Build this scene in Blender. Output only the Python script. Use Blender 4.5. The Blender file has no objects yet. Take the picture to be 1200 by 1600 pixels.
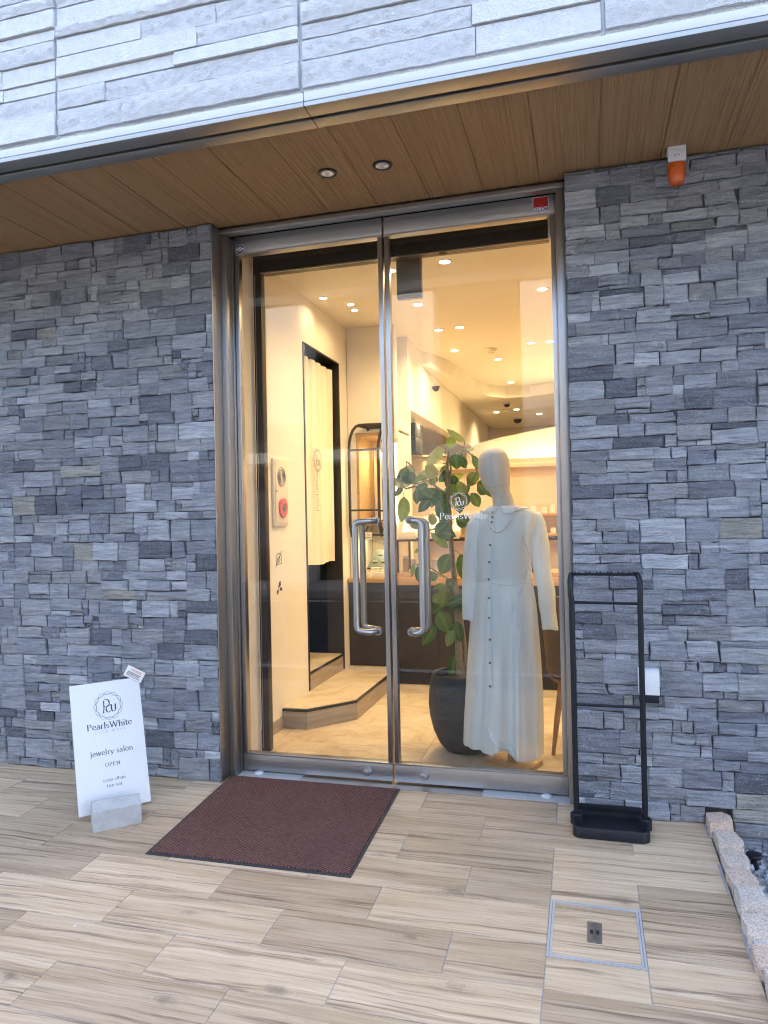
import bpy, bmesh, math, random
from math import sin, cos, pi, radians, sqrt
from mathutils import Vector, Matrix

random.seed(7)
S = bpy.context.scene
COL = S.collection

# ---------------------------------------------------------------- camera
cam_d = bpy.data.cameras.new("camera")
cam = bpy.data.objects.new("camera", cam_d)
COL.objects.link(cam)
_r = Vector((0.9630287057, 0.2685844435, -0.0209310450))
_u = Vector((0.0227744313, -0.0037491456, 0.9997335991))
_f = Vector((-0.2684344188, 0.9632488467, 0.0097273928))
_m = Matrix((_r, _u, -_f)).transposed().to_4x4()
_m.translation = Vector((0.0, -3.478, 1.3))
cam.matrix_world = _m
cam_d.sensor_fit = 'VERTICAL'
cam_d.sensor_height = 24.0
cam_d.lens = 1131.05 / 1600 * 24.0
cam_d.clip_start = 0.05
cam_d.clip_end = 500
S.camera = cam

# ---------------------------------------------------------------- world, sun, exposure
SUN_EL, SUN_AZ = radians(52), radians(20)      # sun stands behind the shop
w = bpy.data.worlds.new("World")
S.world = w
w.use_nodes = True
nt = w.node_tree
nt.nodes.clear()
sky = nt.nodes.new("ShaderNodeTexSky")
sky.sky_type = 'NISHITA'
sky.sun_disc = False
sky.sun_elevation = SUN_EL
sky.sun_rotation = SUN_AZ
sky.air_density = 1.0
sky.dust_density = 4.0
sky.ozone_density = 0.7
bg = nt.nodes.new("ShaderNodeBackground")
bg.inputs[1].default_value = 0.15
wo = nt.nodes.new("ShaderNodeOutputWorld")
nt.links.new(sky.outputs[0], bg.inputs[0])
nt.links.new(bg.outputs[0], wo.inputs[0])
sd = bpy.data.lights.new("sun", 'SUN')
sd.energy = 2.0
sd.angle = radians(0.5)
sd.color = (1.0, 0.95, 0.87)
sun = bpy.data.objects.new("sun", sd)
COL.objects.link(sun)
_sdir = Vector((sin(SUN_AZ) * cos(SUN_EL), cos(SUN_AZ) * cos(SUN_EL), sin(SUN_EL)))
sun.rotation_euler = _sdir.to_track_quat('Z', 'Y').to_euler()
sun.location = _sdir * 30
S.view_settings.view_transform = 'Standard'
S.view_settings.look = 'None'
S.view_settings.exposure = 3.1
S.view_settings.gamma = 1.0
S.view_settings.use_curve_mapping = False
S.render.engine = 'CYCLES'
S.cycles.use_denoising = True
S.cycles.use_adaptive_sampling = False
S.cycles.use_light_tree = True
S.cycles.pixel_filter_type = 'BLACKMAN_HARRIS'
S.cycles.filter_width = 1.1
S.cycles.max_bounces = 10
S.cycles.diffuse_bounces = 4
S.cycles.glossy_bounces = 4
S.cycles.transmission_bounces = 6
S.cycles.transparent_max_bounces = 12
S.cycles.sample_clamp_indirect = 6.0
S.cycles.caustics_reflective = False
S.cycles.caustics_refractive = False

# ---------------------------------------------------------------- node helpers
class NT:
    def __init__(s, name):
        s.m = bpy.data.materials.new(name)
        s.m.use_nodes = True
        s.t = s.m.node_tree
        s.t.nodes.clear()
        s.out = s.n("ShaderNodeOutputMaterial")
    def n(s, typ, **kw):
        nd = s.t.nodes.new(typ)
        for k, v in kw.items():
            setattr(nd, k, v)
        return nd
    def l(s, a, b):
        s.t.links.new(a, b)
    def val(s, sock, v):
        if isinstance(v, bpy.types.NodeSocket):
            s.l(v, sock)
        else:
            sock.default_value = v
    def obj(s):
        return s.n("ShaderNodeTexCoord").outputs["Object"]
    def mapping(s, vec, scale=(1, 1, 1), loc=(0, 0, 0), rot=(0, 0, 0)):
        nd = s.n("ShaderNodeMapping")
        s.l(vec, nd.inputs[0])
        s.val(nd.inputs["Scale"], scale)
        s.val(nd.inputs["Location"], loc)
        s.val(nd.inputs["Rotation"], rot)
        return nd.outputs[0]
    def noise(s, vec, scale=5, detail=4, rough=0.55, dist=0.0):
        nd = s.n("ShaderNodeTexNoise")
        s.l(vec, nd.inputs["Vector"])
        nd.inputs["Scale"].default_value = scale
        nd.inputs["Detail"].default_value = detail
        nd.inputs["Roughness"].default_value = rough
        nd.inputs["Distortion"].default_value = dist
        return nd.outputs["Fac"]
    def ramp(s, fac, stops, interp='LINEAR'):
        nd = s.n("ShaderNodeValToRGB")
        s.l(fac, nd.inputs[0])
        cr = nd.color_ramp
        cr.interpolation = interp
        while len(cr.elements) < len(stops):
            cr.elements.new(0.5)
        for e, (p, c) in zip(cr.elements, stops):
            e.position = p
            e.color = (c, c, c, 1) if isinstance(c, (int, float)) else (*c, 1)
        return nd.outputs[0]
    def mix(s, fac, a, b, blend='MIX'):
        nd = s.n("ShaderNodeMix", data_type='RGBA', blend_type=blend)
        s.val(nd.inputs[0], fac)
        for sock, v in ((nd.inputs[6], a), (nd.inputs[7], b)):
            if isinstance(v, bpy.types.NodeSocket):
                s.l(v, sock)
            else:
                sock.default_value = (*v, 1) if len(v) == 3 else v
        return nd.outputs[2]
    def math(s, op, a, b=0.0, c=0.0):
        nd = s.n("ShaderNodeMath", operation=op)
        for i, v in enumerate((a, b, c)):
            s.val(nd.inputs[i], v)
        return nd.outputs[0]
    def bump(s, h, strength=0.3, dist=0.01, prev=None):
        nd = s.n("ShaderNodeBump")
        nd.inputs["Strength"].default_value = strength
        nd.inputs["Distance"].default_value = dist
        s.l(h, nd.inputs["Height"])
        if prev is not None:
            s.l(prev, nd.inputs["Normal"])
        return nd.outputs[0]
    def bsdf(s, color, rough=0.6, metal=0.0, normal=None, spec=0.5, **kw):
        nd = s.n("ShaderNodeBsdfPrincipled")
        for key, v in (("Base Color", color), ("Roughness", rough), ("Metallic", metal), ("Specular IOR Level", spec)):
            if isinstance(v, bpy.types.NodeSocket):
                s.l(v, nd.inputs[key])
            elif key == "Base Color":
                nd.inputs[key].default_value = (*v, 1)
            else:
                nd.inputs[key].default_value = v
        if normal is not None:
            s.l(normal, nd.inputs["Normal"])
        for k, v in kw.items():
            nd.inputs[k].default_value = v
        s.l(nd.outputs[0], s.out.inputs[0])
        return nd
    def rnd(s):
        return s.n("ShaderNodeObjectInfo").outputs["Random"]
    def shifted(s, amount=40.0):
        """object coordinates moved by a per-object random amount"""
        v = s.n("ShaderNodeVectorMath", operation='ADD')
        s.l(s.obj(), v.inputs[0])
        c = s.n("ShaderNodeCombineXYZ")
        r = s.math('MULTIPLY', s.rnd(), amount)
        s.l(r, c.inputs[0]); s.l(s.math('MULTIPLY', r, 1.7), c.inputs[1]); s.l(s.math('MULTIPLY', r, 0.6), c.inputs[2])
        s.l(c.outputs[0], v.inputs[1])
        return v.outputs[0]

M = {}

def simple(name, color, rough=0.6, metal=0.0, var=0.06, nscale=6.0, bump=0.0, bscale=80.0, spec=0.5, **kw):
    t = NT(name)
    o = t.obj()
    f = t.noise(o, nscale, 5, 0.6)
    lo = tuple(c * (1 - var) for c in color)
    hi = tuple(min(1, c * (1 + var)) for c in color)
    c = t.ramp(f, [(0.3, lo), (0.7, hi)])
    nrm = None
    if bump:
        nrm = t.bump(t.noise(o, bscale, 4, 0.6), bump, 0.004)
    rr = t.ramp(t.noise(o, nscale * 2.3, 3), [(0.3, max(0.02, rough - 0.06)), (0.7, min(1, rough + 0.06))])
    t.bsdf(c, rr, metal, nrm, spec, **kw)
    M[name] = t.m
    return t.m

def emit(name, color, strength):
    t = NT(name)
    e = t.n("ShaderNodeEmission")
    e.inputs[0].default_value = (*color, 1)
    e.inputs[1].default_value = strength
    if name == "lamp_warm":
        t.m.cycles.emission_sampling = 'NONE'      # its spot lamp does the lighting
    t.l(e.outputs[0], t.out.inputs[0])
    M[name] = t.m
    return t.m

# ---------------------------------------------------------------- materials
def make_materials():
    # slate stone: per-stone colour in the attribute "tone"
    t = NT("slate")
    a = t.n("ShaderNodeAttribute", attribute_name="tone")
    o = t.obj()
    base = a.outputs["Color"]
    st = t.noise(t.mapping(o, (6, 6, 55)), 1.0, 6, 0.65, 0.6)
    cl = t.noise(o, 22, 5, 0.65)
    fine = t.noise(o, 210, 3, 0.7)
    c = t.mix(t.ramp(st, [(0.3, 0.0), (0.75, 1.0)]), t.mix(1.0, base, (0.56, 0.57, 0.60), 'MULTIPLY'), t.mix(1.0, base, (1.50, 1.49, 1.48), 'MULTIPLY'))
    c = t.mix(t.ramp(cl, [(0.60, 0.0), (0.74, 0.6)]), c, (0.42, 0.42, 0.42))
    c = t.mix(t.ramp(fine, [(0.58, 0.0), (0.70, 0.8)]), c, (0.55, 0.56, 0.58))
    h = t.math('ADD', t.math('MULTIPLY', st, 0.8), t.math('ADD', t.math('MULTIPLY', cl, 0.9), t.math('MULTIPLY', fine, 0.22)))
    t.bsdf(c, 0.72, 0, t.bump(h, 1.0, 0.016), 0.3)
    M["slate"] = t.m
    simple("mortar", (0.075, 0.078, 0.086), 0.9, bump=0.4, bscale=60)
    # cream-white relief siding
    t = NT("siding")
    o = t.shifted(9)
    c = t.ramp(t.noise(o, 30, 5, 0.6), [(0.3, (0.69, 0.695, 0.70)), (0.7, (0.80, 0.80, 0.79))])
    h = t.math('ADD', t.noise(o, 75, 5, 0.75), t.math('MULTIPLY', t.noise(o, 260, 2, 0.6), 0.35))
    t.bsdf(c, 0.75, 0, t.bump(h, 0.9, 0.011), 0.3)
    M["siding"] = t.m
    t = NT("siding_split")
    o = t.shifted(9)
    c = t.ramp(t.noise(o, 30, 5, 0.6), [(0.3, (0.69, 0.695, 0.70)), (0.7, (0.80, 0.80, 0.79))])
    h = t.math('ADD', t.noise(t.mapping(o, (1, 1, 1.5)), 42, 7, 0.8), t.math('MULTIPLY', t.noise(o, 190, 2, 0.6), 0.2))
    t.bsdf(c, 0.75, 0, t.bump(h, 0.9, 0.016), 0.3)
    M["siding_split"] = t.m
    simple("sealant", (0.46, 0.48, 0.50), 0.6)
    simple("flashing", (0.62, 0.63, 0.64), 0.45, var=0.02)
    # bronze-grey coated aluminium
    simple("fascia_metal", (0.40, 0.385, 0.36), 0.38, 1.0, var=0.01, nscale=2)
    simple("gap_black", (0.012, 0.012, 0.013), 0.8)
    # brushed steel
    t = NT("steel")
    o = t.obj()
    b = t.noise(t.mapping(o, (260, 260, 3)), 1.0, 3, 0.6)
    c = t.ramp(b, [(0.3, (0.38, 0.37, 0.36)), (0.7, (0.47, 0.46, 0.45))])
    rr = 0.28
    t.bsdf(c, rr, 1.0, t.bump(b, 0.05, 0.002))
    M["steel"] = t.m
    t = NT("steel_rail")
    o = t.obj()
    b = t.noise(t.mapping(o, (3, 260, 260)), 1.0, 3, 0.6)
    c = t.ramp(b, [(0.3, (0.40, 0.39, 0.38)), (0.7, (0.49, 0.48, 0.47))])
    rr = 0.36
    t.bsdf(c, rr, 1.0, t.bump(b, 0.05, 0.002))
    M["steel_rail"] = t.m
    simple("steel_polished", (0.35, 0.345, 0.34), 0.36, 1.0, var=0.02)
    t = NT("frame_steel")
    b = t.noise(t.mapping(t.obj(), (240, 240, 1.5)), 1.0, 3, 0.6)
    t.bsdf(t.ramp(b, [(0.3, (0.33, 0.315, 0.30)), (0.7, (0.40, 0.385, 0.37))]), 0.36, 1.0, t.bump(b, 0.04, 0.002))
    M["frame_steel"] = t.m
    # grooved wood soffit board
    t = NT("soffit_wood")
    o = t.shifted(31)
    g = t.noise(t.mapping(o, (150, 1.0, 1)), 1.0, 4, 0.62, 0.25)
    g2 = t.noise(t.mapping(o, (240, 1.6, 1)), 1.0, 2, 0.5)
    big = t.noise(t.mapping(o, (9, 0.8, 1)), 1.0, 3)
    c = t.ramp(g, [(0.28, (0.29, 0.165, 0.075)), (0.45, (0.45, 0.270, 0.130)), (0.75, (0.54, 0.345, 0.175))])
    c = t.mix(t.ramp(big, [(0.3, 0.0), (0.7, 0.35)]), c, (0.35, 0.195, 0.088))
    h = t.math('ADD', g, t.math('MULTIPLY', g2, 0.5))
    t.bsdf(c, 0.55, 0, t.bump(h, 1.0, 0.012), 0.3)
    M["soffit_wood"] = t.m
    # wood-look porcelain tile
    t = NT("wood_tile")
    o = t.shifted(60)
    rn = t.rnd()
    warp = t.noise(t.mapping(o, (2.2, 6, 1)), 1.0, 3, 0.5)
    ov = t.n("ShaderNodeVectorMath", operation='ADD')
    t.l(o, ov.inputs[0])
    cc = t.n("ShaderNodeCombineXYZ")
    t.l(t.math('MULTIPLY', warp, 0.05), cc.inputs[1])
    t.l(cc.outputs[0], ov.inputs[1])
    ov = ov.outputs[0]
    grain = t.noise(t.mapping(ov, (2.0, 75, 1)), 1.0, 6, 0.66, 0.4)
    fine = t.noise(t.mapping(o, (14, 380, 1)), 1.0, 3, 0.6)
    band = t.noise(t.mapping(ov, (1.1, 20, 1)), 1.0, 4, 0.6, 0.3)
    dark = t.noise(t.mapping(ov, (1.3, 52, 1), (3, 7, 0)), 1.0, 5, 0.7, 0.5)
    light = t.ramp(grain, [(0.27, (0.33, 0.230, 0.138)), (0.47, (0.545, 0.405, 0.265)), (0.74, (0.66, 0.515, 0.355))])
    c = t.mix(t.ramp(band, [(0.45, 0.0), (0.63, 0.65)]), light, (0.42, 0.29, 0.17))
    c = t.mix(t.ramp(dark, [(0.525, 0.0), (0.65, 0.95)]), c, (0.19, 0.130, 0.085))
    c = t.mix(t.ramp(fine, [(0.45, 0.0), (0.8, 0.35)]), c, (0.34, 0.24, 0.15))
    # knots
    vo = t.n("ShaderNodeTexVoronoi", feature='F1')
    t.l(t.mapping(ov, (2.6, 5.6, 1)), vo.inputs["Vector"])
    vo.inputs["Scale"].default_value = 1.0
    kd = t.math('ADD', vo.outputs["Distance"], t.math('MULTIPLY', t.noise(o, 30, 4), 0.16))
    kn = t.ramp(kd, [(0.10, 1.0), (0.20, 0.0)])
    rings = t.math('SINE', t.math('MULTIPLY', kd, 150.0))
    kn2 = t.math('MULTIPLY', t.ramp(kd, [(0.14, 1.0), (0.36, 0.0)]), t.math('MULTIPLY_ADD', rings, 0.3, 0.3))
    c = t.mix(t.math('MULTIPLY', kn2, 0.55), c, (0.25, 0.19, 0.14))
    c = t.mix(t.math('MULTIPLY', kn, 0.6), c, (0.13, 0.10, 0.075))
    # per-tile tone: some planks are greyer and darker
    tone = t.ramp(rn, [(0.0, (1.08, 1.08, 1.08)), (0.45, (1.0, 0.99, 0.97)), (0.62, (0.93, 0.92, 0.91)), (0.78, (0.80, 0.79, 0.78)), (1.0, (0.76, 0.745, 0.73))])
    c = t.mix(1.0, c, tone, 'MULTIPLY')
    rr = t.ramp(t.noise(o, 9, 4), [(0.3, 0.42), (0.7, 0.55)])
    t.bsdf(c, rr, 0, t.bump(t.math('ADD', grain, fine), 0.12, 0.002), 0.45)
    M["wood_tile"] = t.m
    simple("grout", (0.34, 0.33, 0.32), 0.9, var=0.15, nscale=30)
    simple("asphalt", (0.055, 0.055, 0.057), 0.85, var=0.3, nscale=60, bump=0.5, bscale=150)
    simple("concrete", (0.36, 0.36, 0.35), 0.85, var=0.1, nscale=9, bump=0.25, bscale=90)
    simple("road_paint", (0.75, 0.75, 0.74), 0.7, var=0.08, nscale=20)
    # granite
    t = NT("granite")
    o = t.shifted(5)
    vo = t.n("ShaderNodeTexVoronoi", feature='F1')
    t.l(o, vo.inputs["Vector"]); vo.inputs["Scale"].default_value = 230
    sp = t.n("ShaderNodeSeparateColor"); t.l(vo.outputs["Color"], sp.inputs[0])
    tint = t.ramp(t.rnd(), [(0.0, (0.60, 0.52, 0.44)), (0.5, (0.60, 0.48, 0.38)), (0.8, (0.62, 0.44, 0.33)), (1.0, (0.62, 0.54, 0.46))])
    c = t.mix(1.0, tint, t.ramp(sp.outputs[0], [(0.0, 0.55), (0.2, 0.9), (0.8, 1.08), (1.0, 1.22)]), 'MULTIPLY')
    t.bsdf(c, 0.8, 0, t.bump(t.math('ADD', t.noise(o, 35, 5, 0.7), t.noise(o, 160, 3)), 0.7, 0.012), 0.3)
    M["granite"] = t.m
    simple("mortar_light", (0.40, 0.40, 0.39), 0.9, var=0.1, bump=0.3, bscale=70)
    t = NT("gravel")
    a = t.n("ShaderNodeAttribute", attribute_name="tone")
    t.bsdf(t.mix(t.ramp(t.noise(t.obj(), 60, 4), [(0.3, 0.0), (0.7, 1.0)]), t.mix(1.0, a.outputs["Color"], (0.75, 0.75, 0.75), 'MULTIPLY'), a.outputs["Color"]), 0.8, 0, t.bump(t.noise(t.obj(), 110, 4), 0.5, 0.01), 0.3)
    M["gravel"] = t.m
    # door mat
    t = NT("mat_fabric")
    o = t.obj()
    u = t.mapping(o, (1, 1, 1), rot=(0, 0, radians(4)))
    ck = t.n("ShaderNodeTexBrick")
    t.l(u, ck.inputs["Vector"])
    ck.inputs["Scale"].default_value = 60
    ck.inputs["Mortar Size"].default_value = 0.02
    ck.inputs["Mortar Smooth"].default_value = 1.0
    ck.inputs["Brick Width"].default_value = 0.9
    ck.inputs["Row Height"].default_value = 0.42
    ck.inputs["Color1"].default_value = (0.225, 0.110, 0.086, 1)
    ck.inputs["Color2"].default_value = (0.145, 0.068, 0.055, 1)
    ck.inputs["Mortar"].default_value = (0.025, 0.014, 0.014, 1)
    wv = t.n("ShaderNodeTexWave", wave_type='BANDS', bands_direction='X')
    t.l(t.mapping(o, (1, 1, 1), rot=(0, 0, radians(38))), wv.inputs["Vector"])
    wv.inputs["Scale"].default_value = 26
    wv.inputs["Distortion"].default_value = 0.6
    c = t.mix(t.ramp(wv.outputs[0], [(0.40, 0.0), (0.7, 0.75)]), ck.outputs[0], (0.028, 0.016, 0.017))
    c = t.mix(t.ramp(t.noise(o, 5, 4), [(0.3, 0.0), (0.8, 0.22)]), c, (0.16, 0.11, 0.10))
    t.bsdf(c, 0.95, 0, t.bump(t.math('ADD', wv.outputs[0], t.noise(o, 300, 2)), 0.6, 0.006), 0.1)
    M["mat_fabric"] = t.m
    simple("rubber", (0.03, 0.03, 0.033), 0.65, bump=0.1, bscale=200)
    simple("black_paint", (0.008, 0.009, 0.013), 0.42, var=0.1, spec=0.3)
    simple("black_plastic", (0.009, 0.010, 0.014), 0.45, var=0.12, spec=0.3)
    simple("white_plastic", (0.64, 0.64, 0.64), 0.4, var=0.02)
    simple("white_panel", (0.66, 0.66, 0.66), 0.35, var=0.015)
    simple("cast_concrete", (0.40, 0.40, 0.39), 0.8, var=0.14, nscale=18, bump=0.4, bscale=120)
    simple("ink", (0.03, 0.033, 0.04), 0.6)
    simple("ink_grey", (0.12, 0.12, 0.13), 0.6)
    simple("ink_red", (0.62, 0.12, 0.05), 0.6)
    simple("ink_blue", (0.02, 0.03, 0.16), 0.5)
    simple("sticker_red", (0.45, 0.015, 0.012), 0.4)
    simple("vinyl_white", (0.82, 0.82, 0.82), 0.5)
    simple("paper", (0.76, 0.72, 0.66), 0.7, var=0.03)
    simple("beacon_orange", (0.55, 0.10, 0.012), 0.28, var=0.08)
    simple("alarm_red", (0.62, 0.035, 0.02), 0.35)
    simple("reflector", (0.82, 0.82, 0.83), 0.25, 0.45)
    # glass
    t = NT("glass")
    tr = t.n("ShaderNodeBsdfTransparent"); tr.inputs[0].default_value = (0.98, 0.99, 0.985, 1)
    gl = t.n("ShaderNodeBsdfGlossy"); gl.inputs["Roughness"].default_value = 0.0
    fr = t.n("ShaderNodeFresnel"); fr.inputs[0].default_value = 1.52
    mx = t.n("ShaderNodeMixShader")
    t.l(t.math('MULTIPLY', fr.outputs[0], 0.62), mx.inputs[0]); t.l(tr.outputs[0], mx.inputs[1]); t.l(gl.outputs[0], mx.inputs[2])
    t.l(mx.outputs[0], t.out.inputs[0])
    M["glass"] = t.m
    # interior
    simple("plaster", (0.80, 0.76, 0.70), 0.85, var=0.03, nscale=3, bump=0.08, bscale=140)
    simple("plaster_ceiling", (0.82, 0.79, 0.73), 0.9, var=0.02, nscale=2)
    simple("plaster_shaded", (0.55, 0.49, 0.42), 0.9, var=0.03)  # less lit ceiling's shade put into the colour; no surface uses it
    t = NT("floor_stone")
    o = t.shifted(20)
    f = t.noise(o, 3.5, 8, 0.68, 1.4)
    f2 = t.noise(t.mapping(o, (1, 2.2, 1)), 9, 6, 0.7, 1.0)
    c = t.ramp(f, [(0.32, (0.40, 0.33, 0.25)), (0.5, (0.56, 0.47, 0.36)), (0.68, (0.66, 0.57, 0.45))])
    c = t.mix(t.ramp(f2, [(0.58, 0.0), (0.75, 0.55)]), c, (0.34, 0.27, 0.20))
    t.bsdf(c, 0.42, 0, None, 0.4)
    M["floor_stone"] = t.m
    simple("floor_joint", (0.28, 0.23, 0.18), 0.8)
    t = NT("riser_vinyl")
    o = t.obj()
    f = t.noise(t.mapping(o, (3, 3, 40)), 1.0, 5, 0.6, 0.5)
    t.bsdf(t.ramp(f, [(0.3, (0.30, 0.25, 0.20)), (0.7, (0.44, 0.38, 0.31))]), 0.5)
    M["riser_vinyl"] = t.m
    simple("dark_brown", (0.030, 0.026, 0.023), 0.5, var=0.15)
    simple("dark_board", (0.032, 0.029, 0.027), 0.38, var=0.1)
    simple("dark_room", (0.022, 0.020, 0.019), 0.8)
    simple("inner_frame", (0.010, 0.010, 0.011), 0.35)
    t = NT("counter_wood")
    o = t.obj()
    f = t.noise(t.mapping(o, (2, 40, 40)), 1.0, 5, 0.6, 0.4)
    t.bsdf(t.ramp(f, [(0.3, (0.46, 0.27, 0.12)), (0.7, (0.60, 0.39, 0.19))]), 0.4)
    M["counter_wood"] = t.m
    simple("pale_wood", (0.52, 0.36, 0.20), 0.45, var=0.12, nscale=14)
    simple("cream_board", (0.74, 0.66, 0.54), 0.7, var=0.04)
    simple("pink_board", (0.76, 0.62, 0.52), 0.7, var=0.05)
    simple("grey_board", (0.10, 0.12, 0.12), 0.55)
    simple("box_white", (0.80, 0.78, 0.73), 0.6)
    simple("mirror", (0.8, 0.8, 0.8), 0.03, 1.0, var=0.0)
    simple("rack_metal", (0.055, 0.048, 0.042), 0.42, 0.6)
    simple("speaker_blue", (0.020, 0.028, 0.034), 0.5)
    # cloth
    t = NT("curtain_cloth")
    o = t.obj()
    f = t.noise(t.mapping(o, (1, 500, 60)), 1.0, 3)
    p = t.bsdf(t.ramp(f, [(0.3, (0.72, 0.68, 0.58)), (0.7, (0.82, 0.78, 0.68))]), 0.9, 0, t.bump(f, 0.15, 0.002), 0.1)
    M["curtain_cloth"] = t.m
    t = NT("dress_cloth")
    o = t.obj()
    f = t.noise(t.mapping(o, (260, 260, 90)), 1.0, 3, 0.6)
    f2 = t.noise(t.mapping(o, (16, 16, 3.5)), 1.0, 4, 0.6)
    c = t.mix(t.ramp(f2, [(0.3, 0.0), (0.7, 1.0)]), (0.79, 0.87, 0.89), (0.87, 0.945, 0.955))
    d = t.n("ShaderNodeBsdfDiffuse"); t.l(c, d.inputs[0])
    nb = t.bump(t.math('ADD', t.math('MULTIPLY', f, 0.4), f2), 0.35, 0.006)
    t.l(nb, d.inputs["Normal"])
    tl = t.n("ShaderNodeBsdfTranslucent"); tl.inputs[0].default_value = (0.78, 0.76, 0.70, 1)
    mx = t.n("ShaderNodeMixShader"); mx.inputs[0].default_value = 0.10
    t.l(d.outputs[0], mx.inputs[1]); t.l(tl.outputs[0], mx.inputs[2])
    tp = t.n("ShaderNodeBsdfTransparent")
    m2 = t.n("ShaderNodeMixShader"); m2.inputs[0].default_value = 0.17
    t.l(mx.outputs[0], m2.inputs[1]); t.l(tp.outputs[0], m2.inputs[2])
    t.l(m2.outputs[0], t.out.inputs[0])
    M["dress_cloth"] = t.m
    simple("seam_cloth", (0.60, 0.61, 0.60), 0.9)
    simple("mannequin_cloth", (0.60, 0.56, 0.50), 0.75, var=0.03, bump=0.15, bscale=400)
    simple("seam", (0.36, 0.33, 0.29), 0.8)
    simple("button", (0.20, 0.15, 0.09), 0.4)
    simple("pearl", (0.82, 0.80, 0.76), 0.18)
    # leaves: per-leaf colour in attribute "tone"
    t = NT("leaf")
    a = t.n("ShaderNodeAttribute", attribute_name="tone")
    v = t.n("ShaderNodeAttribute", attribute_name="vein")
    f = t.noise(t.obj(), 25, 4)
    c = t.mix(t.ramp(f, [(0.3, 0.0), (0.7, 1.0)]), t.mix(1.0, a.outputs["Color"], (0.8, 0.8, 0.8), 'MULTIPLY'), a.outputs["Color"])
    c = t.mix(v.outputs["Fac"], c, (0.34, 0.38, 0.16))
    p = t.n("ShaderNodeBsdfPrincipled"); t.l(c, p.inputs["Base Color"]); p.inputs["Roughness"].default_value = 0.42
    tl = t.n("ShaderNodeBsdfTranslucent"); t.l(t.mix(1.0, c, (1.3, 1.5, 0.6), 'MULTIPLY'), tl.inputs[0])
    mx = t.n("ShaderNodeMixShader"); mx.inputs[0].default_value = 0.22
    t.l(p.outputs[0], mx.inputs[1]); t.l(tl.outputs[0], mx.inputs[2]); t.l(mx.outputs[0], t.out.inputs[0])
    M["leaf"] = t.m
    simple("bark", (0.26, 0.22, 0.15), 0.8, var=0.25, nscale=40, bump=0.3, bscale=60)
    simple("twig", (0.22, 0.20, 0.10), 0.7, var=0.2, nscale=40)
    t = NT("pot_clay")
    o = t.obj()
    f = t.noise(t.mapping(o, (1, 1, 2.4)), 14, 5, 0.6, 0.6)
    t.bsdf(t.ramp(f, [(0.3, (0.030, 0.031, 0.034)), (0.7, (0.048, 0.049, 0.052))]), 0.7, 0, t.bump(f, 0.4, 0.01), 0.3)
    M["pot_clay"] = t.m
    simple("soil", (0.05, 0.035, 0.025), 0.95, var=0.3, nscale=60, bump=0.6)
    simple("chair_fabric", (0.13, 0.095, 0.07), 0.9, var=0.08, nscale=60, bump=0.2, bscale=300)
    simple("chair_wood", (0.30, 0.16, 0.07), 0.45, var=0.15, nscale=20)
    emit("lamp_warm", (1.0, 0.86, 0.60), 3.0)
    emit("cove_glow", (1.0, 0.72, 0.34), 6.0)
    emit("strip_warm", (1.0, 0.90, 0.66), 3.0)
    # opposite side
    simple("white_cladding", (0.74, 0.75, 0.76), 0.5, var=0.03)
    simple("grey_cladding", (0.10, 0.105, 0.115), 0.6, var=0.05)
    t = NT("far_glass")
    t.bsdf((0.02, 0.025, 0.03), 0.05, 0, None, 0.5)
    M["far_glass"] = t.m
    simple("shutter_grey", (0.12, 0.125, 0.13), 0.5)
make_materials()

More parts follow.
